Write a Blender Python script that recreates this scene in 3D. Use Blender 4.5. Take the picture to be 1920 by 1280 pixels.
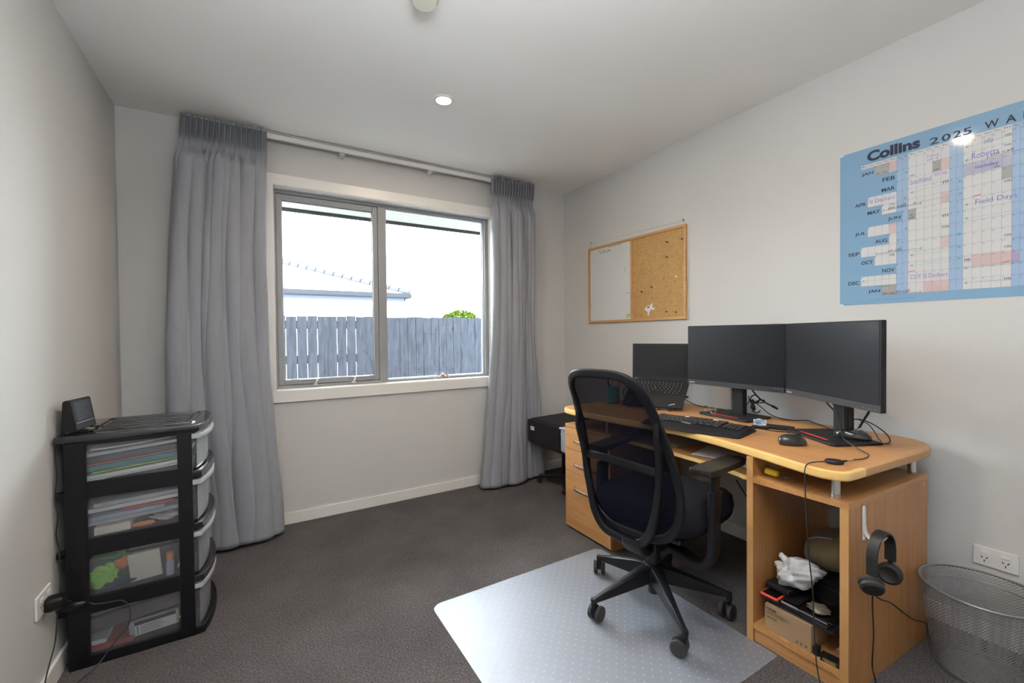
import bpy, bmesh, math, random
from mathutils import Vector, Matrix
PI = math.pi
S = bpy.context.scene
for o in list(bpy.data.objects): bpy.data.objects.remove(o)
random.seed(7)

# ---------------- camera, sky, light, exposure ----------------
cam_data = bpy.data.cameras.new('camera')
cam = bpy.data.objects.new('camera', cam_data); S.collection.objects.link(cam); S.camera = cam
cam_data.sensor_fit = 'HORIZONTAL'; cam_data.sensor_width = 36.0; cam_data.lens = 36.0*806.52/1920
cam_data.clip_start = 0.02; cam_data.clip_end = 300
Rv = Vector((0.85708842, -0.51506588, -0.01032405)); Uv = Vector((0.01703592, 0.00830786, 0.99982036)); Fv = Vector((0.51488758, 0.85711033, -0.01589519))
CP = Vector((0.60690417, -3.02600707, 1.1718905))
cam.matrix_world = Matrix(((Rv.x, Uv.x, -Fv.x, CP.x), (Rv.y, Uv.y, -Fv.y, CP.y), (Rv.z, Uv.z, -Fv.z, CP.z), (0, 0, 0, 1)))
S.view_settings.view_transform = 'Standard'; S.view_settings.look = 'None'
S.view_settings.gamma = 1.0; S.view_settings.use_curve_mapping = False
S.view_settings.exposure = 0.10
SKY = 27.0
w = bpy.data.worlds.new('overcast_sky'); S.world = w; w.use_nodes = True
nt = w.node_tree; nt.nodes.clear()
bgn = nt.nodes.new('ShaderNodeBackground'); wo = nt.nodes.new('ShaderNodeOutputWorld')
tcw = nt.nodes.new('ShaderNodeTexCoord'); sx = nt.nodes.new('ShaderNodeSeparateXYZ'); rw = nt.nodes.new('ShaderNodeValToRGB')
rw.color_ramp.elements[0].position = 0.42; rw.color_ramp.elements[0].color = (0.81, 0.92, 1.0, 1)
rw.color_ramp.elements[1].position = 0.75; rw.color_ramp.elements[1].color = (0.90, 0.96, 1.0, 1)
mpw = nt.nodes.new('ShaderNodeMapRange'); mpw.inputs[1].default_value = -1; mpw.inputs[2].default_value = 1
nt.links.new(tcw.outputs['Generated'], sx.inputs[0]); nt.links.new(sx.outputs[2], mpw.inputs[0]); nt.links.new(mpw.outputs[0], rw.inputs[0])
nt.links.new(rw.outputs[0], bgn.inputs[0]); bgn.inputs[1].default_value = SKY; nt.links.new(bgn.outputs[0], wo.inputs[0])
def lamp(kind, name, loc, power, col, rot=(0, 0, 0), **kw):
    L = bpy.data.lights.new(name, kind); L.energy = power; L.color = col
    for k, v_ in kw.items(): setattr(L, k, v_)
    o = bpy.data.objects.new(name, L); o.location = loc; o.rotation_euler = rot; S.collection.objects.link(o); return o
# portal that guides sampling of the daylight through the window (gives off nothing itself)
po = lamp('AREA', 'window_portal', (1.485, 0.16, 1.47), 1, (1, 1, 1), (PI/2, 0, 0), shape='RECTANGLE', size=1.54, size_y=1.28)
po.data.cycles.is_portal = True
# added unseen fill above the camera, aimed up to brighten the ceiling
lamp('AREA', 'added_bounce_fill', (.80, -2.90, 1.93), 56, (.97, .99, 1.0), (math.radians(180), 0, 0), shape='DISK', size=0.8)
DOWN = [(1.478, -0.909), (1.46, -2.15)]
for k, (x, y) in enumerate(DOWN):
    lamp('AREA', 'downlight_lamp', (x, y, 2.379), 9, (1.0, 0.80, 0.58), (0, 0, 0), shape='DISK', size=0.07)

# ---------------- mesh helpers ----------------
def cr(pts, n=8, closed=False):
    """Catmull-Rom smoothing"""
    P = [Vector(p) for p in pts]; m = len(P); out = []
    rng = range(m if closed else m-1)
    for i in rng:
        p0 = P[(i-1) % m] if (closed or i > 0) else P[0]*2-P[1]
        p1 = P[i]; p2 = P[(i+1) % m]
        p3 = P[(i+2) % m] if (closed or i+2 < m) else P[-1]*2-P[-2]
        for k in range(n):
            t = k/n
            out.append(0.5*((2*p1)+(p2-p0)*t+(2*p0-5*p1+4*p2-p3)*t*t+(3*p1-p0-3*p2+p3)*t*t*t))
    if not closed: out.append(P[-1])
    return out
def circ(r, n, e=1.0): return [(r*math.cos(2*PI*i/n), r*e*math.sin(2*PI*i/n)) for i in range(n)]
def rrect(w_, h_, r, n=4):
    o = []
    for cx, cy, a0 in ((w_/2-r, h_/2-r, 0), (-w_/2+r, h_/2-r, PI/2), (-w_/2+r, -h_/2+r, PI), (w_/2-r, -h_/2+r, 1.5*PI)):
        for k in range(n+1):
            a = a0+PI/2*k/n; o.append((cx+r*math.cos(a), cy+r*math.sin(a)))
    return o
_fc = {}
def text2d(body, bold=0.0, res=3):
    key = (body, bold, res)
    if key in _fc: return _fc[key]
    c = bpy.data.curves.new('t', 'FONT'); c.body = body; c.size = 1; c.offset = bold; c.resolution_u = res; c.fill_mode = 'FRONT'
    o = bpy.data.objects.new('t', c); S.collection.objects.link(o)
    dg = bpy.context.evaluated_depsgraph_get(); dg.update()
    me = bpy.data.meshes.new_from_object(o.evaluated_get(dg))
    vs = [(v.co.x, v.co.y) for v in me.vertices]; fs = [tuple(p.vertices) for p in me.polygons]
    bpy.data.objects.remove(o); bpy.data.curves.remove(c); bpy.data.meshes.remove(me)
    if not vs: vs, fs = [(0, 0)], []
    x0 = min(v[0] for v in vs); x1 = max(v[0] for v in vs); y0 = min(v[1] for v in vs); y1 = max(v[1] for v in vs)
    _fc[key] = (vs, fs, x0, x1, y0, y1); return _fc[key]
class MB:
    def __init__(s): s.v = []; s.f = []; s.m = []; s.mi = 0; s.M = None
    def add(s, vs, fs):
        b = len(s.v)
        for v in vs:
            v = Vector(v)
            if s.M is not None: v = s.M @ v
            s.v.append(v)
        for f in fs: s.f.append(tuple(b+i for i in f)); s.m.append(s.mi)
        return s
    def box(s, lo, hi, b=0.0, seg=2, T=None):
        lo = Vector(lo); hi = Vector(hi)
        bm = bmesh.new(); bmesh.ops.create_cube(bm, size=1)
        for v in bm.verts: v.co = Vector(((v.co[i]+.5)*(hi[i]-lo[i])+lo[i]) for i in range(3))
        if b > 0: bmesh.ops.bevel(bm, geom=bm.edges[:], offset=b, segments=seg, affect='EDGES', profile=0.5)
        bm.verts.index_update()
        vs = [(T @ v.co if T is not None else v.co.copy()) for v in bm.verts]
        fs = [tuple(v.index for v in f.verts) for f in bm.faces]; bm.free()
        return s.add(vs, fs)
    def loft(s, rings, caps=True, closed=True, loop=False):
        n = len(rings[0]); vs = [p for r in rings for p in r]; fs = []
        R = len(rings)
        for i in range(R if loop else R-1):
            j = (i+1) % R
            for k in range(n if closed else n-1):
                l = (k+1) % n; fs.append((i*n+k, i*n+l, j*n+l, j*n+k))
        if caps and not loop: fs.append(tuple(range(n))[::-1]); fs.append(tuple(range((R-1)*n, R*n)))
        return s.add(vs, fs)
    def sweep(s, pts, sec, up=(0, 0, 1), closed=False, scale=None, caps=True):
        P = [Vector(p) for p in pts]; m = len(P); rings = []
        for i, p in enumerate(P):
            a = P[(i-1) % m] if (closed or i > 0) else p; b = P[(i+1) % m] if (closed or i < m-1) else p
            t = (b-a).normalized(); u = Vector(up[i] if isinstance(up, list) else up)
            n_ = (u-t*u.dot(t))
            if n_.length < 1e-4: n_ = t.orthogonal()
            n_.normalize(); bb = t.cross(n_); k = scale[i] if scale else 1.0
            rings.append([p+n_*(q[0]*k)+bb*(q[1]*k) for q in sec])
        return s.loft(rings, caps=caps, loop=closed)
    def tube(s, pts, r, n=8, closed=False):
        P = [Vector(p) for p in pts]; m = len(P)
        u = None; rings = []
        for i, p in enumerate(P):
            a = P[(i-1) % m] if (closed or i > 0) else p; b = P[(i+1) % m] if (closed or i < m-1) else p
            t = (b-a)
            t = t.normalized() if t.length > 1e-9 else Vector((0, 0, 1))
            if u is None: u = t.orthogonal().normalized()
            u = (u-t*u.dot(t)); u = u.normalized() if u.length > 1e-6 else t.orthogonal().normalized()
            bb = t.cross(u); rr = r[i] if isinstance(r, (list, tuple)) else r
            rings.append([p+u*(rr*math.cos(2*PI*k/n))+bb*(rr*math.sin(2*PI*k/n)) for k in range(n)])
        return s.loft(rings, loop=closed)
    def cyl(s, p0, p1, r0, r1=None, n=24): return s.tube([p0, p1], [r0, r0 if r1 is None else r1], n)
    def lathe(s, prof, c=(0, 0, 0), n=32, caps=True, T=None):
        c = Vector(c); rings = []
        for r, z in prof:
            ring = [Vector((r*math.cos(2*PI*k/n), r*math.sin(2*PI*k/n), z)) for k in range(n)]
            rings.append([(T @ q if T is not None else q)+c for q in ring])
        return s.loft(rings, caps=caps)
    def prism(s, poly, z0, z1, b=0.0, T=None):
        n = len(poly)
        def inset(d):
            out = []
            for i in range(n):
                p = Vector(poly[i]).to_2d(); a = Vector(poly[i-1]).to_2d(); c = Vector(poly[(i+1) % n]).to_2d()
                e1 = (p-a).normalized(); e2 = (c-p).normalized(); n1 = Vector((-e1.y, e1.x)); n2 = Vector((-e2.y, e2.x))
                bi = (n1+n2); bi = bi.normalized() if bi.length > 1e-6 else n1
                k = d/max(0.35, bi.dot(n1)); out.append(p+bi*k*sgn)
            return out
        area = sum(poly[i-1][0]*poly[i][1]-poly[i][0]*poly[i-1][1] for i in range(n)); sgn = 1 if area > 0 else -1
        lv = [(0, z0), (0, z1)] if b <= 0 else [(b, z0), (b*.3, z0+b*.3), (0, z0+b), (0, z1-b), (b*.3, z1-b*.3), (b, z1)]
        rings = []
        for d, z in lv: rings.append([(T @ Vector((q[0], q[1], z)) if T is not None else Vector((q[0], q[1], z))) for q in inset(d)])
        return s.loft(rings)
    def grid(s, fn, nu, nv, cu=False):
        vs = [fn(i/nu, j/nv) for j in range(nv+1) for i in range(nu+(0 if cu else 1))]
        w_ = nu+(0 if cu else 1); fs = []
        for j in range(nv):
            for i in range(nu):
                k = (i+1) % w_; fs.append((j*w_+i, j*w_+k, (j+1)*w_+k, (j+1)*w_+i))
        return s.add(vs, fs)
    def text(s, body, T, box=None, size=None, bold=0.0, res=3, align='L', th=0.0):
        """box=(x0,x1,y0,y1) fits the lettering; else size with the baseline at 0. T maps (x,y,0) to place"""
        vs, fs, x0, x1, y0, y1 = text2d(body, bold, res)
        if box:
            kx = (box[1]-box[0])/max(1e-6, x1-x0); ky = (box[3]-box[2])/max(1e-6, y1-y0)
            P = [((x-x0)*kx+box[0], (y-y0)*ky+box[2]) for x, y in vs]
        else:
            off = {'L': x0, 'C': (x0+x1)/2, 'R': x1}[align]; P = [((x-off)*size, y*size) for x, y in vs]
        s.add([T @ Vector((x, y, 0)) for x, y in P], fs)
        return s
    def ball(s, c, r, n=16, m=10, fn=None):
        c = Vector(c); rr = Vector(r) if not isinstance(r, (int, float)) else Vector((r, r, r)); rings = []
        for j in range(1, m):
            th = PI*j/m; ring = []
            for k in range(n):
                d = Vector((math.sin(th)*math.cos(2*PI*k/n), math.sin(th)*math.sin(2*PI*k/n), math.cos(th)))
                f = fn(d) if fn else 1.0; ring.append(c+Vector((d.x*rr.x*f, d.y*rr.y*f, d.z*rr.z*f)))
            rings.append(ring)
        return s.loft(rings)
WI = {}
def rootmat(o):
    return Matrix.Translation(o.location) @ o.rotation_euler.to_matrix().to_4x4()
def _mesh(name, mb, mats, inv=None, smooth=True, ang=35):
    me = bpy.data.meshes.new(name)
    vs = [inv @ v for v in mb.v] if inv is not None else mb.v
    me.from_pydata([tuple(v) for v in vs], [], mb.f)
    mats = mats if isinstance(mats, (list, tuple)) else [mats]
    for m in mats: me.materials.append(m)
    for p, mi in zip(me.polygons, mb.m): p.material_index = mi; p.use_smooth = smooth
    bm = bmesh.new(); bm.from_mesh(me); bmesh.ops.recalc_face_normals(bm, faces=bm.faces[:]); bm.to_mesh(me); bm.free()
    if smooth: me.set_sharp_from_angle(angle=math.radians(ang))
    me.update(); return me
def wn(o):
    md_ = o.modifiers.new('weighted_normals', 'WEIGHTED_NORMAL'); md_.keep_sharp = True; md_.weight = 60
def thing(name, label, cat, loc=(0, 0, 0), rz=0.0, group=None):
    o = bpy.data.objects.new(name, None); o.empty_display_size = 0.05; o.location = loc; o.rotation_euler = (0, 0, rz)
    S.collection.objects.link(o); o['label'] = label; o['category'] = cat
    if group: o['group'] = group
    WI[o.name] = rootmat(o).inverted(); return o
def part(name, mb, mats, parent, local=False, label=None, ang=35, smooth=True):
    inv = None if local else WI[parent.name]
    o = bpy.data.objects.new(name, _mesh(name, mb, mats, inv, smooth, ang)); S.collection.objects.link(o); o.parent = parent; wn(o)
    WI[o.name] = WI[parent.name]
    if label: o['label'] = label
    return o
def one(name, mb, mats, label, cat, group=None, loc=None, ang=35, smooth=True, kind=None):
    if loc is None:
        xs = [v.x for v in mb.v]; ys = [v.y for v in mb.v]; zs = [v.z for v in mb.v]
        loc = ((min(xs)+max(xs))/2, (min(ys)+max(ys))/2, min(zs))
    inv = Matrix.Translation(-Vector(loc))
    o = bpy.data.objects.new(name, _mesh(name, mb, mats, inv, smooth, ang)); o.location = loc; S.collection.objects.link(o); wn(o)
    o['label'] = label; o['category'] = cat
    if group: o['group'] = group
    if kind: o['kind'] = kind
    WI[o.name] = inv; return o
def struct(name, mb, mats, parent=None, ang=35, label=None):
    inv = WI[parent.name] if parent else None
    o = bpy.data.objects.new(name, _mesh(name, mb, mats, inv, True, ang)); S.collection.objects.link(o); wn(o)
    if parent: o.parent = parent; WI[o.name] = WI[parent.name]
    else: o['kind'] = 'structure'; WI[o.name] = Matrix.Identity(4)
    if label: o['label'] = label
    return o
def dup(root):
    def cp(o, par):
        c = o.copy(); S.collection.objects.link(c)
        if par: c.parent = par
        for ch in o.children: cp(ch, c)
        return c
    kids = list(root.children); r = root.copy(); S.collection.objects.link(r)
    for ch in kids: cp(ch, r)
    return r

# ---------------- materials ----------------
class NT:
    def __init__(s, name):
        s.mat = bpy.data.materials.new(name); s.mat.use_nodes = True; s.t = s.mat.node_tree
        s.p = s.t.nodes['Principled BSDF']; s.out = s.t.nodes['Material Output']
    def n(s, typ, **kw):
        o = s.t.nodes.new('ShaderNode'+typ)
        for k, v in kw.items():
            if isinstance(k, str) and hasattr(o, k) and k not in ('inputs',): setattr(o, k, v)
        return o
    def l(s, a, b): s.t.links.new(a, b)
    def co(s, scale=(1, 1, 1), rot=(0, 0, 0), kind='Object'):
        tc = s.n('TexCoord'); mp = s.n('Mapping'); mp.inputs['Scale'].default_value = scale; mp.inputs['Rotation'].default_value = rot
        s.l(tc.outputs[kind], mp.inputs[0]); return mp.outputs[0]
    def noise(s, vec, scale, detail=4, rough=.5, dist=0):
        o = s.n('TexNoise'); o.inputs['Scale'].default_value = scale; o.inputs['Detail'].default_value = detail
        o.inputs['Roughness'].default_value = rough; o.inputs['Distortion'].default_value = dist; s.l(vec, o.inputs['Vector']); return o.outputs['Fac']
    def ramp(s, fac, stops):
        o = s.n('ValToRGB'); e = o.color_ramp.elements
        while len(e) < len(stops): e.new(0.5)
        for i, (p, c) in enumerate(stops): e[i].position = p; e[i].color = (*c, 1)
        s.l(fac, o.inputs[0]); return o.outputs[0]
    def math(s, op, a, b=None):
        o = s.n('Math', operation=op)
        for i, x in enumerate((a, b)):
            if x is None: continue
            if isinstance(x, (int, float)): o.inputs[i].default_value = x
            else: s.l(x, o.inputs[i])
        return o.outputs[0]
    def bump(s, h, strength=.3, dist=.002):
        b = s.n('Bump'); b.inputs['Strength'].default_value = strength; b.inputs['Distance'].default_value = dist
        s.l(h, b.inputs['Height']); s.l(b.outputs[0], s.p.inputs['Normal'])
def plain(name, col, rough=.5, metal=0, spec=None, coat=0, var=0.0, vscale=30, bump=0, bscale=200, sheen=0, crough=.12):
    m = NT(name); p = m.p
    p.inputs['Base Color'].default_value = (*col, 1); p.inputs['Roughness'].default_value = rough; p.inputs['Metallic'].default_value = metal
    if spec is not None: p.inputs['Specular IOR Level'].default_value = spec
    if coat: p.inputs['Coat Weight'].default_value = coat; p.inputs['Coat Roughness'].default_value = crough
    if sheen: p.inputs['Sheen Weight'].default_value = sheen
    if var:
        f = m.noise(m.co(), vscale, 4)
        c = m.ramp(f, [(0.3, tuple(x*(1-var) for x in col)), (0.7, tuple(min(1, x*(1+var)) for x in col))]); m.l(c, p.inputs['Base Color'])
    if bump:
        m.bump(m.noise(m.co(), bscale, 3), bump, .001)
    return m.mat
def wood(name, c0, c1, axis='x', rough=.38, sc=1.0):
    m = NT(name); s_ = {'x': (1.2, 22, 22), 'y': (22, 1.2, 22), 'z': (22, 22, 1.2)}[axis]
    v = m.co(tuple(a*sc for a in s_))
    f = m.noise(v, 2.2, 6, .62, .6); f2 = m.noise(v, 14, 3, .7)
    mx = m.math('ADD', m.math('MULTIPLY', f, .72), m.math('MULTIPLY', f2, .28))
    c = m.ramp(mx, [(0.3, c0), (0.68, c1)]); m.l(c, m.p.inputs['Base Color']); m.p.inputs['Roughness'].default_value = rough
    m.bump(f2, .08, .0005); return m.mat
def glassy(name, tint=(1, 1, 1), transp=.92, rough=.02, gcol=(1, 1, 1), diff=None, dfac=0.0, fres=1.45, bump=0):
    m = NT(name); m.t.nodes.remove(m.p)
    tr = m.n('BsdfTransparent'); tr.inputs[0].default_value = (*tint, 1)
    gl = m.n('BsdfGlossy'); gl.inputs['Color'].default_value = (*gcol, 1); gl.inputs['Roughness'].default_value = rough
    base = tr.outputs[0]
    if diff:
        d = m.n('BsdfDiffuse'); d.inputs[0].default_value = (*diff, 1); mx = m.n('MixShader'); mx.inputs[0].default_value = dfac
        m.l(base, mx.inputs[1]); m.l(d.outputs[0], mx.inputs[2]); base = mx.outputs[0]
    fr = m.n('Fresnel'); fr.inputs[0].default_value = fres; mx = m.n('MixShader'); m.l(fr.outputs[0], mx.inputs[0])
    m.l(base, mx.inputs[1]); m.l(gl.outputs[0], mx.inputs[2]); m.l(mx.outputs[0], m.out.inputs[0])
    if bump:
        b = m.n('Bump'); b.inputs['Strength'].default_value = bump; m.l(m.noise(m.co(), 25, 2), b.inputs['Height']); m.l(b.outputs[0], gl.inputs['Normal'])
    return m.mat
def emis(name, col, st):
    m = NT(name); m.p.inputs['Base Color'].default_value = (*col, 1); m.p.inputs['Emission Color'].default_value = (*col, 1); m.p.inputs['Emission Strength'].default_value = st; return m.mat

M_wall = plain('wall_paint', (.59, .582, .574), .75, bump=.06, bscale=260, spec=.3)
M_ceil = plain('ceiling_paint', (.92, .92, .91), .85, bump=.05, bscale=200, spec=.2)
M_trim = plain('trim_enamel', (.80, .79, .775), .35)
M_alu = plain('grey_window_aluminium', (.27, .28, .295), .5, .0)
M_glass = glassy('window_glass', (.985, 1, .99), fres=1.35)
def carpet():
    m = NT('charcoal_cut_pile_carpet'); v = m.co()
    f = m.noise(v, 420, 3, .7); f2 = m.noise(v, 3.2, 4, .6); f3 = m.noise(v, 150, 2, .6)
    mx = m.math('ADD', m.math('MULTIPLY', f, .5), m.math('ADD', m.math('MULTIPLY', f3, .42), m.math('MULTIPLY', f2, .14)))
    c = m.ramp(mx, [(0.40, (.016, .0135, .0135)), (0.52, (.074, .063, .063)), (0.66, (.20, .178, .178))]); m.l(c, m.p.inputs['Base Color'])
    m.p.inputs['Roughness'].default_value = 1; m.p.inputs['Specular IOR Level'].default_value = .05
    m.p.inputs['Sheen Weight'].default_value = .12
    m.bump(m.math('ADD', f, f3), .9, .006); return m.mat
M_carpet = carpet()
def fabric(name, c, transl=0.0, sc=700, var=.12, sheen=.15):
    m = NT(name); v = m.co((1, 1, .35)); f = m.noise(v, sc, 2, .6); f2 = m.noise(m.co((1, 1, .12)), 60, 3)
    mx = m.math('ADD', m.math('MULTIPLY', f, .6), m.math('MULTIPLY', f2, .4))
    cc = m.ramp(mx, [(0.3, tuple(x*(1-var) for x in c)), (0.7, tuple(x*(1+var) for x in c))]); m.l(cc, m.p.inputs['Base Color'])
    m.p.inputs['Roughness'].default_value = .9; m.p.inputs['Sheen Weight'].default_value = sheen; m.p.inputs['Specular IOR Level'].default_value = .15
    m.bump(f, .2, .001)
    if transl:
        tl = m.n('BsdfTranslucent'); m.l(cc, tl.inputs[0]); mx = m.n('MixShader'); mx.inputs[0].default_value = transl
        m.l(m.p.outputs[0], mx.inputs[1]); m.l(tl.outputs[0], mx.inputs[2]); m.l(mx.outputs[0], m.out.inputs[0])
    return m.mat
M_curtain = fabric('grey_curtain_linen', (.30, .31, .345), .08)
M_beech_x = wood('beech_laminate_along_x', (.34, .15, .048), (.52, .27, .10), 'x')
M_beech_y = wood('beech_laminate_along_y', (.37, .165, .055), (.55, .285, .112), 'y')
M_beech_z = wood('beech_laminate_upright', (.30, .125, .038), (.46, .225, .082), 'z')  # darker than the other beech: light falloff on the uprights put into the colour
M_edge = plain('honey_edge_band', (.74, .47, .16), .3, coat=.3, var=.06, vscale=12)
M_edge2 = plain('beech_edge_band', (.46, .245, .092), .4, var=.06)
M_blk = plain('black_plastic', (.006, .006, .007), .38, spec=.35)
M_blkm = plain('matt_black_plastic', (.008, .008, .010), .55, spec=.35, bump=.1, bscale=600)
M_blkg = plain('gloss_black_plastic', (.012, .013, .016), .16, coat=.5)
M_rub = plain('black_rubber', (.018, .018, .018), .55)
M_chrome = plain('brushed_steel', (.62, .62, .62), .28, 1.0)
M_white = plain('white_plastic', (.74, .73, .72), .35)
M_paper = plain('white_paper', (.72, .72, .73), .8, var=.04)
M_cream = plain('cream_paper', (.70, .65, .55), .8, var=.04)
M_ink = plain('navy_ink', (.012, .018, .045), .6)
M_inkw = plain('white_print', (.7, .7, .7), .5)
M_screen = plain('matt_display_panel', (.009, .010, .014), .30, spec=.42)
M_red = plain('red_plastic', (.62, .05, .035), .4)

# ---------------- the room ----------------
W_, H_, YF = 2.97, 2.4, -3.95
WX0, WX1, WZ0, WZ1 = 0.72, 2.252, 0.838, 2.109
m = MB(); m.box((-.12, YF-.12, -.1), (W_+.12, .14, 0)); struct('floor', m, M_carpet)
m = MB(); m.box((-.12, YF-.12, H_), (W_+.12, .14, H_+.1)); struct('ceiling', m, M_ceil)
m = MB(); m.box((-.12, YF-.12, 0), (0, .14, H_)); struct('wall_left', m, M_wall)
m = MB(); m.box((W_, YF-.12, 0), (W_+.12, .14, H_)); struct('wall_right', m, M_wall)
m = MB(); m.box((0, YF-.12, 0), (W_, YF, H_)); struct('wall_front', m, M_wall)
m = MB()
m.box((0, 0, 0), (WX0, .14, H_)); m.box((WX1, 0, 0), (W_, .14, H_)); m.box((WX0, 0, 0), (WX1, .14, WZ0)); m.box((WX0, 0, WZ1), (WX1, .14, H_))
struct('wall_back', m, M_wall)
BH = .0707
for nm, lo, hi in (('baseboard_back', (0.012, -.012, 0), (W_-.012, 0, BH)), ('baseboard_left', (0, YF, 0), (.012, 0, BH)), ('baseboard_right', (W_-.012, YF, 0), (W_, 0, BH))):
    m = MB(); m.box(lo, hi, .0025); struct(nm, m, M_trim)

# window
win = MB()
A0, A1, AZ0, AZ1 = .655, 2.315, .766, 2.174
win.box((A0, -.016, WZ1), (A1, 0, AZ1), .002); win.box((A0, -.016, WZ0-.006), (WX0, 0, WZ1), .002); win.box((WX1, -.016, WZ0-.006), (A1, 0, WZ1), .002)
win.box((A0, -.018, AZ0), (A1, 0, WZ0), .002)
window = struct('window_1', win, M_trim)
m = MB(); t_ = .012
m.box((WX0, -.012, WZ0), (WX1, .072, WZ0+.004), .001); m.box((WX0, -.012, WZ1-.004), (WX1, .072, WZ1), .001)
m.box((WX0, -.012, WZ0), (WX0+.004, .072, WZ1), .001); m.box((WX1-.004, -.012, WZ0), (WX1, .072, WZ1), .001)
struct('window_reveal', m, M_trim, window)
def ring(m, x0, x1, z0, z1, wl, wr, wb, wt, y0, y1, b=.0015):
    m.box((x0, y0, z0), (x0+wl, y1, z1), b); m.box((x1-wr, y0, z0), (x1, y1, z1), b)
    m.box((x0+wl, y0, z0), (x1-wr, y1, z0+wb), b); m.box((x0+wl, y0, z1-wt), (x1-wr, y1, z1), b)
MX0, MX1 = 1.372, 1.430
m = MB(); ring(m, WX0+.004, WX1-.004, WZ0+.004, WZ1-.004, .014, .03, .018, .022, .072, .135)
m.box((MX0, .072, WZ0+.02), (MX1, .135, WZ1-.02), .0015)
ring(m, WX0+.018, MX0, WZ0+.022, WZ1-.026, .004, .004, .004, .004, .085, .135)
ring(m, MX1, WX1-.034, WZ0+.022, WZ1-.026, .004, .006, .004, .004, .09, .135)
struct('window_frame', m, M_alu, window)
m = MB(); ring(m, WX0+.019, MX0-.001, WZ0+.026, WZ1-.028, .034, .034, .03, .036, .078, .115, .003)
ring(m, WX0+.03, MX0-.012, WZ0+.04, WZ1-.04, .026, .024, .02, .026, .084, .112, .002)
sash = struct('window_sash', m, M_alu, window)
for x in (.96, 1.20):
    m = MB(); m.box((x-.10 if x < 1 else x-.02, .068, WZ0+.053), (x+.02 if x < 1 else x+.1, .08, WZ0+.059), .002)
    m.sweep(cr([(x, .074, WZ0+.058), (x+.002, .06, WZ0+.05), (x-.006, .052, WZ0+.034), (x-.012, .055, WZ0+.022)], 4), circ(.0055, 8)); m.box((x-.022, .06, WZ0+.014), (x+.006, .072, WZ0+.026), .002)
    struct('window_stay', m, M_white, sash)
m = MB(); m.box((WX0+.055, .10, WZ0+.058), (MX0-.036, .104, WZ1-.066)); struct('window_pane', m, M_glass, window)
m = MB(); m.box((MX1+.003, .108, WZ0+.024), (WX1-.038, .112, WZ1-.028)); struct('window_pane', m, M_glass, window)
m = MB()
for (x0, x1, z0, z1, y) in ((WX0+.055, MX0-.036, WZ0+.058, WZ1-.066, .1), (MX1+.003, WX1-.038, WZ0+.024, WZ1-.028, .108)): ring(m, x0-.002, x1+.002, z0-.002, z1+.002, .004, .004, .004, .004, y-.004, y+.006, 0)
struct('window_gasket', m, M_rub, window)

# curtain track
tr = thing('curtain_track', 'white metal curtain track running above the window between the two curtains', 'curtain track', (1.45, -.05, 2.36))
m = MB(); m.sweep([(.30, -.074, 2.370), (2.57, -.074, 2.370)], rrect(.030, .022, .004), up=(0, 0, 1)); m.box((.30, -.083, 2.389), (2.57, -.030, 2.3935), .001); part('rail', m, M_white, tr)
for x in (1.12, 1.72):
    m = MB(); m.box((x-.016, -.06, 2.345), (x+.016, -.03, 2.36), .002); m.box((x-.016, -.034, 2.345), (x+.016, -.0005, 2.392), .002); part('bracket', m, M_white, tr)
m = MB(); m.box((.31, -.034, 2.3935), (2.56, -.001, 2.3995)); part('fixing_strip', m, M_white, tr)

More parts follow.
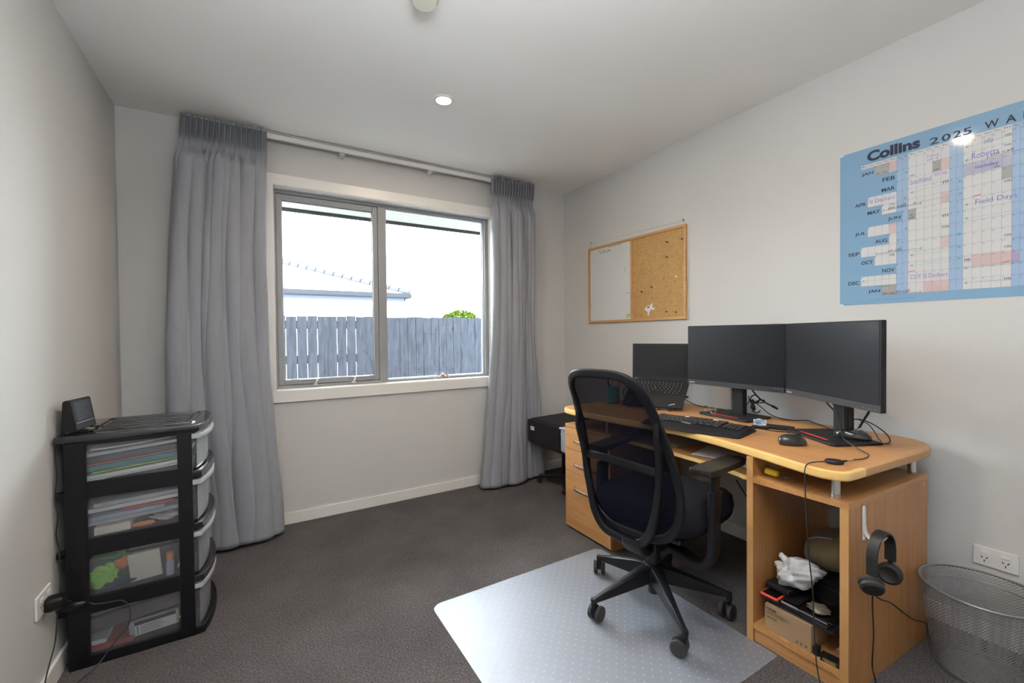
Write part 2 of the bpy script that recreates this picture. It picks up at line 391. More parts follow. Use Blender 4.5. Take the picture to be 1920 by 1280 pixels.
# curtains: pinch-pleated header, folds that open out towards the hem
def interp(t, K):
    for i in range(len(K)-1):
        if K[i][0] >= t >= K[i+1][0]:
            f = (K[i][0]-t)/(K[i][0]-K[i+1][0]); f = f*f*(3-2*f)*.35+f*.65; return K[i][1]*(1-f)+K[i+1][1]*f
    return K[-1][1] if t < K[-1][0] else K[0][1]
def make_curtain(label, KL, KR, npl, folds, ztop, zbot, flip=1, hemlift=0):
    # folds: list of (s position, half width, depth) ; s in 0..1 across
    NU, NV = 420, 90
    def fn(u, v):
        z = ztop+(zbot-ztop)*(v**0.9)
        L = interp(z, KL); R_ = interp(z, KR)
        zp = ztop-.15
        hd = max(0, min(1, (z-(zp-.13))/.13)); hd = hd*hd*(3-2*hd)
        header = 1 if z > zp else 0
        # header: narrow flat pleats standing up, pinched at the tape
        ph = 2*PI*npl*u
        sq = math.tanh(2.6*math.sin(ph+.5*math.sin(ph)))
        amp_h = .019*(0.35+1.0*min(1, abs(z-zp)/.05)) if header else .019*(.35+.6*(1-hd))
        pin = math.exp(-((z-zp)/.018)**2)
        yh = amp_h*sq*(1-.6*pin)
        # body folds
        yb = 0; wob = 0
        for (c, hw, dp) in folds:
            cc = c+.012*math.sin(3*z+c*17); d = (u-cc)/hw
            if abs(d) < 1: k = math.cos(d*PI/2)**2; k = k**.50; yb += dp*k; wob += dp*.36*math.sin(d*PI)*(.6+.4*(1-z/ztop))
        grow = .68+.32*(1-z/ztop)
        y = yh*hd+(yb-.035)*grow*(1-hd)+.006*math.sin(19*u+5*z)*(1-hd)
        x = L+(R_-L)*u+wob*(1-hd)*grow+(.006*math.cos(ph)*(hd))
        yc = -.112-.02*(1-hd)
        e = min(u, 1-u)/.012
        zz = z
        if v > .995: zz = z+hemlift*math.sin(u*13)*.006
        if u < .035 and flip > 0 or u > .965 and flip < 0:  # return towards the wall
            q = (.035-u)/.035 if flip > 0 else (u-.965)/.035
            y = y*(1-q)+(.085)*q; 
        return (x, yc-y if not (q_ret := False) else 0, zz) if True else None
    def fn2(u, v):
        x, y, z = fn(u, v)
        if flip > 0 and u < .035: q = (.035-u)/.035; y = y*(1-q)+(-.015)*q
        if flip < 0 and u > .965: q = (u-.965)/.035; y = y*(1-q)+(-.015)*q
        return (x, min(y, -.014), z)
    m = MB(); m.grid(fn2, NU, NV)
    n = len(m.v); vs = [v.copy() for v in m.v]
    o = one('curtain', m, M_curtain, label, 'curtain', ang=80)
    sd = o.modifiers.new('thickness', 'SOLIDIFY'); sd.thickness = .0018; sd.offset = 0
    return o
def fl(seed, n, d0, d1, big=None):
    r = random.Random(seed); ws = [r.uniform(.7, 1.35) for _ in range(n)]
    if big:
        for i, k in big: ws[i] *= k
    t = sum(ws); c = 0; out = []
    for i, w_ in enumerate(ws):
        w_ /= t; out.append((c+w_/2, w_*.56, r.uniform(d0, d1))); c += w_
    return out
make_curtain('grey pleated curtain left of the window, behind the black drawer tower',
    [(2.39, .283), (2.2, .27), (1.6, .235), (1.1, .22), (.7, .222), (0, .25)], [(2.36, .688), (2.2, .684), (1.6, .668), (1.1, .674), (.6, .70), (.2, .725), (0, .727)],
    16, fl(3, 11, .09, .15, [(7, 1.3), (8, 1.6), (9, 2.3), (10, 1.5)]), 2.386, .022, 1)
make_curtain('grey pleated curtain right of the window, beside the corner and the black case',
    [(2.39, 2.185), (2.2, 2.19), (1.7, 2.195), (1.2, 2.185), (.8, 2.155), (.4, 2.11), (0, 2.065)], [(2.36, 2.585), (2.2, 2.58), (1.3, 2.57), (.6, 2.60), (0, 2.64)],
    16, [(c, h, (d if c < .6 else .062)) for c, h, d in fl(11, 12, .07, .12, [(0, 1.8), (1, 1.3)])], 2.386, .02, -1)

# downlights, smoke alarm
M_lens = emis('lit_lamp_lens', (1.0, .86, .66), 14)
for k, (x, y) in enumerate(DOWN):
    d = thing('downlight', ('lit round recessed downlight in the ceiling in front of the window', 'lit round recessed downlight in the ceiling behind the camera')[k], 'light', (x, y, 2.38))
    m = MB(); m.lathe([(.052, 2.3995), (.052, 2.3965), (.049, 2.394), (.040, 2.3935), (.037, 2.3985)], (x, y, 0), 40, caps=False); part('trim_ring', m, M_white, d)
    m = MB(); m.lathe([(.0375, 2.3988), (.037, 2.396), (.02, 2.3945), (.0005, 2.394)], (x, y, 0), 32, caps=True); part('lens', m, M_lens, d)
d = thing('smoke_alarm', 'cream round smoke alarm on the ceiling at the top edge of the photo', 'smoke alarm', (1.155, -1.545, 2.36))
x, y = 1.152, -1.535
m = MB(); m.lathe([(.05, 2.3995), (.052, 2.39), (.05, 2.376), (.044, 2.37), (.043, 2.365)], (x, y, 0), 40); part('housing', m, plain('aged_cream_plastic', (.62, .58, .48), .45), d)
m = MB(); m.lathe([(.042, 2.365), (.041, 2.360), (.03, 2.357), (.001, 2.356)], (x, y, 0), 32); part('cover', m, plain('pale_cream_plastic', (.72, .69, .6), .4), d)

# ---------------- outside ----------------
M_ground = plain('pale_concrete_ground', (.5, .5, .48), .9, var=.06, vscale=6)
m = MB(); m.box((-14, .14, -.5), (40, 60, -.35)); struct('ground_outside', m, M_ground)
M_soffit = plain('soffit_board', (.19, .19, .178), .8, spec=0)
M_gut = plain('dark_gutter_metal', (.022, .022, .023), .8, spec=0)
ev = thing('roof_eave', 'white soffit and dark gutter of the eave just outside the window top', 'eave', (1.5, .4, 2.1))
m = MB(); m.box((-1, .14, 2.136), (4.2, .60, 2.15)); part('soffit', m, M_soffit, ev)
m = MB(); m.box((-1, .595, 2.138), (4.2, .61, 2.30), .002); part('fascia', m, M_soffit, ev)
m = MB(); m.box((-1, .592, 2.112), (4.2, .625, 2.138), .002); part('gutter', m, M_gut, ev)
def fencewood():
    mt = NT('weathered_grey_fence_timber'); v = mt.co((6, 6, .8)); f = mt.noise(v, 5, 6, .65, 1.2); v2 = mt.co((1, 1, .6)); 
    vo = mt.n('TexVoronoi'); vo.inputs['Scale'].default_value = 5.5; mt.l(v2, vo.inputs['Vector'])
    kn = mt.ramp(vo.outputs['Distance'], [(0.05, (.25, .25, .25)), (0.14, (1, 1, 1))])
    c = mt.ramp(f, [(0.3, (.015, .0162, .021)), (0.7, (.033, .036, .045))])
    mx = mt.n('MixRGB', blend_type='MULTIPLY'); mx.inputs[0].default_value = .5; mt.l(c, mx.inputs[1]); mt.l(kn, mx.inputs[2]); mt.l(mx.outputs[0], mt.p.inputs['Base Color'])
    mt.p.inputs['Roughness'].default_value = .9; mt.p.inputs['Specular IOR Level'].default_value = .0; return mt.mat
M_fence = fencewood()
fn_ = thing('paling_fence', 'weathered grey vertical timber paling fence outside the window', 'fence', (2, 2.03, -.4))
rr = random.Random(5); x = -.6
pal = None
while x < 5.6:
    wd = .096+rr.uniform(-.003, .003); gap = rr.choice([.0036, .0042, .0046, .004, .0044, .001]) if x < 1.9 else rr.choice([.0015, .003, .004, .0035])
    m = MB(); m.box((x, 2.0, -.38), (x+wd, 2.018, 1.392+rr.uniform(-.006, .004)), .0015); part('paling', m, M_fence, fn_)
    x += wd+gap
for z in (1.30, .93, .2):
    m = MB(); m.box((-.7, 2.019, z-.045), (5.7, 2.065, z+.045), .002); part('rail', m, M_fence, fn_)
# neighbour's house
M_hwall = plain('white_render', (.72, .72, .70), .8); M_roof = plain('pale_grey_roof_tiles', (.46, .46, .48), .6, var=.05); M_fas = plain('blue_grey_fascia', (.058, .066, .095), .8, spec=0)
M_gu2 = plain('grey_house_gutter', (.030, .032, .038), .8, spec=0)
hs = thing('neighbouring_house', 'white house with pale hip roof and grey gutter beyond the fence', 'house', (-1, 10, -.35))
HX, HY, HZ = 3.42, 6.0, 2.0
m = MB(); m.box((-8, HY+.55, -.35), (HX-.6, HY+8, HZ-.06)); part('wall', m, M_hwall, hs)
m = MB(); m.box((-8, HY+.03, HZ-.10), (HX-.02, HY+8.6, HZ-.085)); part('soffit', m, M_hwall, hs)
m = MB(); m.box((-8, HY+.02, HZ-.105), (HX-.02, HY+.045, HZ+.02), .003); m.box((HX-.045, HY+.02, HZ-.105), (HX-.02, HY+8.6, HZ+.02), .003); part('fascia', m, M_fas, hs)
m = MB(); m.sweep([(-8, HY-.04, HZ+.015), (HX+.06, HY-.04, HZ+.015)], [(.05, -.06), (.05, .06), (-.03, .03), (-.05, -.03), (-.05, -.06)], up=(0, 0, 1)); m.box((HX-.02, HY-.04, HZ-.03), (HX+.1, HY+8.6, HZ+.06), .01); part('gutter', m, M_gu2, hs)
k = .36; A = 4.2
m = MB(); m.add([(-8, HY-.02, HZ+.06), (HX+.05, HY-.02, HZ+.06), (HX+.05-A, HY-.02+A, HZ+.06+A*k), (-8, HY-.02+A, HZ+.06+A*k), (HX+.05, HY+2*A, HZ+.06), (-8, HY+2*A, HZ+.06)], [(0, 1, 2, 3), (1, 4, 2), (2, 4, 5, 3), (0, 3, 5), (0, 5, 4, 1)]); part('roof', m, M_roof, hs, ang=5)
m = MB(); n_ = 26
for i in range(n_):
    a0 = A*i/n_; a1 = A*(i+.93)/n_
    m.tube([(HX+.05-a0, HY-.02+a0, HZ+.085+a0*k), (HX+.05-a1, HY-.02+a1, HZ+.075+a1*k)], [.075, .06], 10)
part('hip_capping', m, plain('grey_ridge_tiles', (.05, .05, .058), .8, spec=0), hs)
# tree
M_leaf = plain('yellow_green_leaves', (.021, .035, .004), .8, spec=0, var=.35, vscale=3); M_bark = plain('brown_bark', (.08, .06, .04), .9)  # leaf colour: dark yellow-green, varied at random
tt = thing('leafy_tree', 'round green treetop showing above the fence at right of the window', 'tree', (7.35, 12, -.35))
m = MB(); rr = random.Random(2)
for i in range(11000):
    th = rr.uniform(0, 2*PI); ph = math.acos(rr.uniform(-1, 1)); q = rr.uniform(.80, 1.0)*(1+.04*math.sin(5*th)*math.sin(4*ph))
    c = Vector((7.35+1.0*q*math.sin(ph)*math.cos(th), 12+1.0*q*math.sin(ph)*math.sin(th), 1.15+1.0*q*math.cos(ph)))
    a = Vector((rr.uniform(-1, 1), rr.uniform(-1, 1), rr.uniform(-1, 1))).normalized()*.045; b = a.orthogonal().normalized()*.028
    m.add([c-a, c+b, c+a, c-b], [(0, 1, 2, 3)])
part('foliage', m, M_leaf, tt)
m = MB(); m.tube(cr([(7.35, 12, -.36), (7.38, 12, .5), (7.33, 12, 1.3)], 5), .1, 10); part('trunk', m, M_bark, tt)

# ---------------- drawer tower by the left wall ----------------
M_frame = plain('black_tower_plastic', (.005, .005, .007), .45, spec=.3)
M_lip = plain('gloss_black_lip', (.013, .013, .015), .14, coat=.6)
M_clear = glassy('clear_drawer_plastic', (.97, .98, .99), rough=.14, diff=(.75, .78, .84), dfac=.075, fres=1.35)
M_frost = glassy('frosted_drawer_handle', (.8, .84, .88), rough=.25, diff=(.62, .66, .72), dfac=.62, fres=1.4)
M_front = glassy('milky_drawer_front', (.95, .96, .98), rough=.2, diff=(.72, .76, .82), dfac=.34, fres=1.35)
tw = thing('drawer_tower', 'black plastic storage tower with four clear drawers full of papers', 'storage drawers', (.22, -.75, 0))
YN, YB = -.94, -.56
def plan(xf, bulge, inset=0, xb=.03, n=10):
    y0 = YN+inset; y1 = YB-inset; o = [(xb, y0), (xf-.015, y0)]
    for k in range(n+1):
        t = k/n; o.append((xf-.012+bulge*math.sin(PI*(.08+.84*t))**.55, y0+(y1-y0)*(.015+.97*t)))
    return o+[(xf-.015, y1), (xb, y1)]
# tiers: (window bottom, window top)
TZ = [(.035, .190), (.248, .396), (.457, .603), (.663, .795)]
m = MB()
for (x0, x1) in ((.030, .088), (.346, .392)):
    for (ya, yb) in ((YN, YN+.014), (YB-.014, YB)):
        m.box((x0, ya, 0), (x1, yb, .805), .003)
rails = [(0, .035), (.190, .248), (.396, .457), (.603, .663), (.795, .812)]
for z0, z1 in rails:
    for (ya, yb) in ((YN+.0015, YN+.010), (YB-.010, YB-.0015)): m.box((.085, ya, z0), (.348, yb, z1), .002)
m.box((.028, YN+.01, 0), (.034, YB-.01, .80), .001)
part('side_frame', m, M_frame, tw)
for z1 in (.022, .232, .441, .647):
    m = MB(); m.prism(plan(.392, .004, .006), z1-.006, z1); part('shelf', m, M_frame, tw)
for i, z in enumerate((.030, .236, .445, .651)):     # protruding curved lip of each tier
    m = MB(); m.prism(plan(.402, .058, .0, .3925)[1:-1] if False else plan(.409, .052, .0, .3925), z-.026 if i else .0, z, .004); part('front_lip', m, M_lip if i else M_frame, tw)
for z in (.205, .412, .62):
    m = MB(); m.box((.004, YN+.01, z-.012), (.03, YN+.03, z+.012), .003); part('wall_spacer', m, M_frame, tw)
m = MB(); m.prism([(.008, YN-.004)]+plan(.402, .058, -.004, .3)[1:-1]+[(.008, YB+.004)], .806, .834, .009)
top = part('top', m, M_lip, tw)
m = MB()
for k in range(6):
    y = YN+.075+k*.046; m.box((.105, y-.009, .8335), (.375, y+.009, .8385), .0022)
part('top_rib', m, M_lip, top)
m = MB(); ring_ = [(.10, YN+.045), (.385, YN+.045), (.395, YN+.06), (.395, YB-.06), (.385, YB-.045), (.10, YB-.045), (.088, YB-.06), (.088, YN+.06)]
m.tube([(x, y, .8345) for x, y in ring_], .004, 8, closed=True); part('tray_rim', m, M_lip, top)
for i, (z0, z1) in enumerate(TZ):
    zb = z0-.006; zt = z1+.012 if i < 3 else z1+.002
    pl = plan(.398, .040, .016, .045); pin = plan(.394, .038, .020, .049)
    m = MB(); n = len(pl)
    ro = [Vector((x, y, zb)) for x, y in pl]; rt = [Vector((x, y, zt)) for x, y in pl]; it = [Vector((x, y, zt)) for x, y in pin]; ib = [Vector((x, y, zb+.004)) for x, y in pin]
    m.loft([ro, rt, it, ib]); d = part('drawer', m, M_clear, tw, ang=30)
    m = MB(); fp = [(x+.0008, y) for x, y in pl[2:-2]]; m.loft([[Vector((x, y, z)) for x, y in fp] for z in (zb+.004, zt-.024)], caps=False, closed=False); part('drawer_front', m, M_front, d, label='milky curved drawer front')
    m = MB(); a = plan(.402, .060, .004, .385); m.prism(a, zt-.022, zt-.002, .004); part('handle', m, M_frost, d, label='frosted white curved drawer handle')

# what lies in the drawers
M_teal = plain('teal_card', (.015, .17, .21), .6); M_rcard = plain('red_card', (.45, .06, .045), .6); M_dkcard = plain('charcoal_binder', (.03, .033, .04), .5)
M_lime = plain('lime_cloth', (.28, .62, .06), .8, var=.2); M_or = plain('orange_plastic', (.72, .22, .05), .5); M_gcard = plain('grey_paper', (.42, .43, .46), .8, var=.08)
M_brcard = plain('brown_card', (.10, .075, .065), .8, var=.2); M_tis = plain('beige_tissue', (.55, .50, .45), .9, var=.15); M_navy = plain('navy_cloth', (.02, .03, .07), .8)
M_yel = plain('yellow_pencil_paint', (.72, .48, .05), .5); M_blu = plain('blue_card', (.05, .13, .35), .6); M_grn = plain('green_cloth', (.06, .22, .08), .8)
def slab(name, label, cat, mat, x0, x1, y0, y1, z, th, tilt=0.0, sag=.0, rz=0.0, group=None, nz=14, roll=0.0):
    """a sheet, folder or pad: a thin slab that bows a little"""
    m = MB(); cx, cy = (x0+x1)/2, (y0+y1)/2; lx, ly = x1-x0, y1-y0; c, s_ = math.cos(rz), math.sin(rz); rings = []
    for k in range(nz+1):
        t = k/nz-.5; px = lx*t; zc = z+tilt*px+sag*(4*t*t-.33)
        r_ = []
        for (yy, dz) in ((-ly/2, -th/2), (ly/2, -th/2), (ly/2, th/2), (-ly/2, th/2)):
            r_.append(Vector((cx+px*c-yy*s_, cy+px*s_+yy*c, zc+dz+roll*yy)))
        rings.append(r_)
    m.loft(rings)
    return one(name, m, mat, label, cat, group)
YA, YZ = -.915, -.60
slab('paper_sheet', 'creased white sheet at the bottom of the top drawer', 'paper', M_paper, .07, .36, YA, YZ, .6705, .003, .085, .0)
slab('paper_pad', 'thick white paper pad low in the top drawer', 'paper', M_paper, .08, .37, YA+.01, YZ, .680, .012, .085, .0)
slab('paper_sheet', 'lime green sheet under the teal folder in the top drawer', 'paper', plain('lime_paper', (.35, .55, .05), .7), .10, .33, YA, YZ, .696, .003, .085)
slab('folder', 'teal folder in the top drawer', 'folder', M_teal, .066, .375, YA, YZ, .7125, .017, .085)
slab('folder', 'red folder above the teal one in the top drawer', 'folder', M_rcard, .066, .375, YA, YZ, .7265, .005, .085)
slab('ring_binder', 'charcoal ring binder near the top of the top drawer', 'binder', M_dkcard, .066, .375, YA, YZ, .742, .020, .085)
slab('paper_sheet', 'loose grey sheet on the charcoal binder in the top drawer', 'paper', M_gcard, .07, .36, YA, YZ, .762, .010, .085)
slab('envelope', 'white envelope with folded corner lying topmost in the top drawer', 'envelope', M_paper, .09, .34, YA, YZ-.02, .779, .004, .085, .004, .03)
slab('notepad', 'small cream notepad on the floor of the second drawer from the top', 'notepad', M_cream, .10, .20, YA, -.75, .473, .028, .02)
slab('paper_pad', 'grey paper pad in the second drawer from the top', 'paper', M_gcard, .07, .37, YA+.012, YZ, .505, .014, .05)
slab('booklet', 'pale blue booklet bundle in the second drawer from the top', 'booklet', plain('pale_blue_paper', (.34, .39, .48), .8, var=.1), .07, .30, YA, YZ, .522, .014, .05, .0)
slab('booklet', 'red edged booklet in the second drawer from the top', 'booklet', M_rcard, .18, .375, YA, YZ, .541, .005, .05)
slab('paper_pad', 'white paper stack under the tissue in the second drawer from the top', 'paper', M_paper, .08, .37, YA+.01, YZ, .552, .014, .05)
slab('magazine', 'grey magazine lying topmost in the second drawer from the top', 'magazine', M_gcard, .10, .375, YA, YZ, .572, .014, .05, 0)
def crumple(name, label, cat, mat, c, r, seed, amp=.22, n=22, m_=14):
    rr = random.Random(seed); P = [(rr.uniform(2, 6), rr.uniform(2, 6), rr.uniform(2, 6), rr.uniform(0, 6)) for _ in range(5)]
    def f(d): return 1+amp*sum(math.sin(a*d.x*1.6+b*d.y*1.6+g*d.z*1.6+h) for a, b, g, h in P)/3
    m = MB(); m.ball(c, r, n, m_, f); return one(name, m, mat, label, cat)
crumple('tissue', 'crumpled beige tissue in the front of the second drawer from the top', 'tissue', M_tis, (.30, -.87, .476), (.050, .035, .015), 4)
crumple('packet', 'orange packet at the bottom of the second drawer from the top', 'packet', M_or, (.235, -.90, .466), (.035, .014, .009), 5, .1)
crumple('cloth', 'bright lime green cloth in the third drawer from the top', 'cloth', M_lime, (.115, -.89, .295), (.042, .026, .036), 6, .3)
crumple('cloth', 'dark green cloth at the back of the third drawer from the top', 'cloth', M_grn, (.13, -.86, .355), (.055, .03, .022), 8, .25)
crumple('pouch', 'dark navy pouch on the floor of the third drawer from the top', 'pouch', M_navy, (.155, -.885, .262), (.07, .03, .012), 9, .1)
crumple('toy_ball', 'orange toy lump beside the lime cloth in the third drawer', 'toy', M_or, (.165, -.87, .325), (.024, .025, .024), 10, .12)
m = MB(); T = Matrix.Translation((.238, -.902, .308)) @ Matrix.Rotation(-.06, 4, 'Y') @ Matrix.Rotation(.12, 4, 'X')
m.box((-.047, -.005, -.054), (.047, .005, .054), .002, T=T); one('notepad', m, M_cream, 'upright cream notepad leaning in the third drawer from the top', 'notepad')
g = thing('small_bottle', 'small clear bottle with orange cap in the third drawer', 'bottle', (.312, -.90, .25))
m = MB(); m.lathe([(.013, .250), (.013, .30), (.008, .308)], (.312, -.90, 0), 20); part('body', m, M_frost, g)
m = MB(); m.lathe([(.0115, .309), (.012, .311), (.012, .332), (.011, .334)], (.312, -.90, 0), 20); part('cap', m, M_or, g)
slab('paper_sheet', 'white sheets standing at the right of the third drawer', 'paper', M_paper, .335, .375, YA+.015, YZ, .30, .01, 1.5, 0)
slab('booklet', 'blue booklet at the back of the third drawer', 'booklet', M_blu, .17, .30, -.86, YZ, .372, .01, .05)
slab('folder', 'brown folder filling the upper half of the bottom drawer', 'folder', M_brcard, .07, .37, YA+.02, YZ, .135, .05, .10, -.004)
slab('paper_sheet', 'clear grey plastic sleeve on top in the bottom drawer', 'paper', M_gcard, .07, .34, YA+.015, YZ, .172, .003, .08)
slab('card_pack', 'dark red packet lying on the floor of the bottom drawer', 'packet', M_rcard, .075, .20, YA, -.72, .046, .018, .0)
slab('envelope', 'small white envelope at the left of the bottom drawer', 'envelope', M_paper, .072, .125, YA, -.75, .068, .016, .0)
m = MB(); m.box((.345, -.912, .052), (.375, -.80, .062), .002); m.tube([(.33, -.905, .073), (.385, -.905, .077)], .0045, 6); one('pencil', m, M_yel, 'yellow pencil at the right of the bottom drawer', 'pencil')
g = thing('marker_pack', 'flat pack of pens with white printed label in the bottom drawer', 'pen pack', (.26, -.9, .035))
m = MB(); T = Matrix.Translation((.262, -.903, .072)) @ Matrix.Rotation(-.06, 4, 'Y')
m.box((-.075, -.004, -.024), (.075, .012, .033), .003, T=T); part('sleeve', m, M_gcard, g)
m = MB(); m.box((-.058, -.0055, -.020), (.066, -.004, .016), 0, T=T); part('label_card', m, M_paper, g)
m = MB(); m.box((-.058, -.0056, .017), (.066, -.004, .030), 0, T=T); part('label_band', m, M_dkcard, g)
m = MB(); TT = T @ Matrix.Translation((0, -.0061, 0)) @ Matrix.Rotation(PI/2, 4, 'X')
for k in range(5): m.box((-.042, -.0062, .010-.006*k), (.02+.006*(k % 3), -.0055, .0112-.006*k), 0, T=T); m.box((-.052, -.0062, .009-.006*k), (-.048, -.0055, .0125-.006*k), 0, T=T)
part('label_lines', m, M_ink, g)

# display clock on the tower
dk = thing('desk_clock', 'small black digital display standing on the drawer tower', 'clock', (.05, -.85, .839))
T = Matrix.Translation((.060, -.848, .842)) @ Matrix.Rotation(math.radians(-10), 4, 'Z') @ Matrix.Rotation(math.radians(-9), 4, 'Y')
m = MB()
prof = [(-.032, 0), (.012, 0), (.014, .004), (.014, .108), (.010, .112), (-.004, .112), (-.010, .108)]
m.loft([[T @ Vector((x, y, z)) for x, z in [(a*k_, b) for a, b in prof]] for y, k_ in ((-.064, .9), (-.061, 1), (.061, 1), (.064, .9))]); part('casing', m, M_blkm, dk)
m = MB(); m.box((.0135, -.053, .032), (.0146, .053, .103), 0, T=T); sc = part('screen', m, M_screen, dk)
m = MB(); m.box((.0138, -.056, .0255), (.0150, .056, .0275), .0004, T=T); part('bezel_line', m, M_chrome, dk)
M_dim = emis('dim_display_segments', (.10, .12, .16), .12)
for k in range(7):
    m = MB(); m.box((.0145, -.046+.004*(k % 2), .040+.0085*k), (.0150, .0+.014*((k*3) % 4), .0415+.0085*k), 0, T=T); part('display_line', m, M_dim, sc)
for y in (-.045, .045):
    m = MB(); m.box((.0, y-.006, -.004), (.040, y+.006, .0), .001, T=T @ Matrix.Rotation(math.radians(9), 4, 'Y')); part('foot', m, M_blkm, dk)

# power socket, adapter and its cable on the left wall
def socket(name, label, T, vertical=False, two=True):
    g = thing(name, label, 'power socket', T.to_translation())
    m = MB(); m.box((-.0585, -.036, 0), (.0585, .036, .009), .004, T=T); pl = part('face_plate', m, M_white, g)
    for sx_ in (-.027, .027):
        m = MB(); m.box((sx_-.011, .012, .009), (sx_+.011, .024, .0125), .002, T=T @ Matrix.Rotation(0, 4, 'X')); part('rocker_switch', m, plain('socket_switch_white', (.80, .79, .78), .3), pl)
        m = MB()
        for (dx, dy, a) in ((-.0065, -.004, -.55), (.0065, -.004, .55), (0, -.0165, 0)):
            m.box((-.0014, -.0042, .0088), (.0014, .0042, .0094), 0, T=T @ Matrix.Translation((sx_+dx, dy, 0)) @ Matrix.Rotation(-a, 4, 'Z'))
        part('pin_slot', m, M_blk, pl)
    return g
TL = Matrix(((0, 0, 1, 0), (1, 0, 0, -1.043), (0, 1, 0, .318), (0, 0, 0, 1)))
socket('wall_socket', 'white double power socket low on the left wall beside the drawer tower', TL)
g = thing('power_adapter', 'round black plug adapter in the left wall socket', 'adapter', (.03, -1.03, .29))
m = MB(); m.sweep([(.010, -1.036, .302), (.020, -1.036, .302), (.05, -1.034, .303), (.058, -1.033, .303)], rrect(.046, .050, .014, 4), up=(0, 0, 1), scale=[.92, 1, .9, .6]); part('body', m, M_blk, g)
m = MB(); m.tube([(.035, -1.036, .282), (.035, -1.036, .262)], [.006, .004], 10); part('strain_relief', m, M_rub, g)
m = MB(); pts = [(.035, -1.036, .265), (.03, -1.03, .22), (.03, -1.05, .17), (.03, -1.10, .13), (.035, -1.15, .10), (.045, -1.16, .065), (.06, -1.13, .04), (.08, -1.05, .02), (.12, -.99, .03), (.16, -.965, .08), (.195, -.957, .12), (.2, -.955, .18), (.18, -.953, .215), (.14, -.95, .22), (.105, -.948, .225), (.09, -.947, .235)]
m.tube(cr(pts, 8), .0022, 6); one('adapter_cable', m, M_rub, 'thin black cable looping from the adapter in front of the bottom drawer', 'cable')
m = MB(); pts = [(.02, -.86, .842), (.006, -.90, .82), (.005, -.915, .76), (.012, -.93, .70), (.006, -.93, .62), (.014, -.94, .56), (.006, -.93, .49), (.012, -.93, .44), (.018, -.95, .40), (.02, -.95, .34), (.02, -.955, .28), (.05, -.957, .255)]
m.tube(cr(pts, 8), .002, 6); one('display_cable', m, M_rub, 'thin black cable running down behind the drawer tower from the digital display', 'cable')
g = thing('inline_transformer', 'small black oval power brick hanging beside the bottom drawer of the tower', 'adapter', (.045, -.96, .23))
m = MB(); m.ball((.055, -.966, .243), (.036, .012, .016), 16, 8); part('brick', m, M_blk, g)

# ---------------- chair mat ----------------
def matmat():
    m = NT('clear_studded_vinyl'); m.t.nodes.remove(m.p); v = m.co((1, 1, 1))
    sp = m.n('SeparateXYZ'); m.l(v, sp.inputs[0])
    u = m.math('MULTIPLY', m.math('ADD', sp.outputs[0], sp.outputs[1]), 23.5); w_ = m.math('MULTIPLY', m.math('SUBTRACT', sp.outputs[0], sp.outputs[1]), 23.5)
    fu = m.math('SUBTRACT', m.math('FRACT', u), .5); fw = m.math('SUBTRACT', m.math('FRACT', w_), .5)
    d = m.math('SQRT', m.math('ADD', m.math('MULTIPLY', fu, fu), m.math('MULTIPLY', fw, fw)))
    dot = m.ramp(d, [(0.07, (1, 1, 1)), (0.12, (0, 0, 0))])
    tr = m.n('BsdfTransparent'); tr.inputs[0].default_value = (.86, .88, .92, 1)
    df = m.n('BsdfDiffuse'); df.inputs[0].default_value = (.44, .465, .54, 1)
    gl = m.n('BsdfGlossy'); gl.inputs[0].default_value = (.93, .95, 1, 1); gl.inputs['Roughness'].default_value = .42
    b = m.n('Bump'); b.inputs['Strength'].default_value = .55; b.inputs['Distance'].default_value = .002
    h = m.math('ADD', m.math('MULTIPLY', dot, .6), m.noise(v, 260, 2, .6)); m.l(h, b.inputs['Height']); m.l(b.outputs[0], gl.inputs['Normal'])
    mx = m.n('MixShader'); m.l(m.math('ADD', m.math('MULTIPLY', dot, .28), .30), mx.inputs[0]); m.l(tr.outputs[0], mx.inputs[1]); m.l(df.outputs[0], mx.inputs[2])
    lw = m.n('LayerWeight'); lw.inputs[0].default_value = .42; m.l(b.outputs[0], lw.inputs['Normal']) if False else None
    mx2 = m.n('MixShader'); m.l(m.math('ADD', m.math('MULTIPLY', lw.outputs['Fresnel'], .55), .04), mx2.inputs[0]); m.l(mx.outputs[0], mx2.inputs[1]); m.l(gl.outputs[0], mx2.inputs[2])
    m.l(mx2.outputs[0], m.out.inputs[0]); return m.mat
M_mat = matmat()
c0, c1, c2, c3 = Vector((1.245, -1.262)), Vector((2.205, -1.262)), Vector((2.2085, -2.199)), Vector((1.245, -2.199))
poly = []
for c, a0, r in ((c0, PI/2, .045), (c3, PI, .045), (c2, 1.5*PI, .006), (c1, 0, .04)):
    sx_ = 1 if c.x < 1.7 else -1; sy_ = -1 if c.y > -1.7 else 1
    for k in range(7):
        a = a0+PI/2*k/6; poly.append((c.x+sx_*r+r*math.cos(a), c.y+sy_*r+r*math.sin(a)))
m = MB(); m.prism(poly, .0015, .0045, .0006)
one('chair_mat', m, M_mat, 'clear frosted studded plastic mat on the carpet under the office chair', 'chair mat', loc=(1.73, -1.73, .0015))

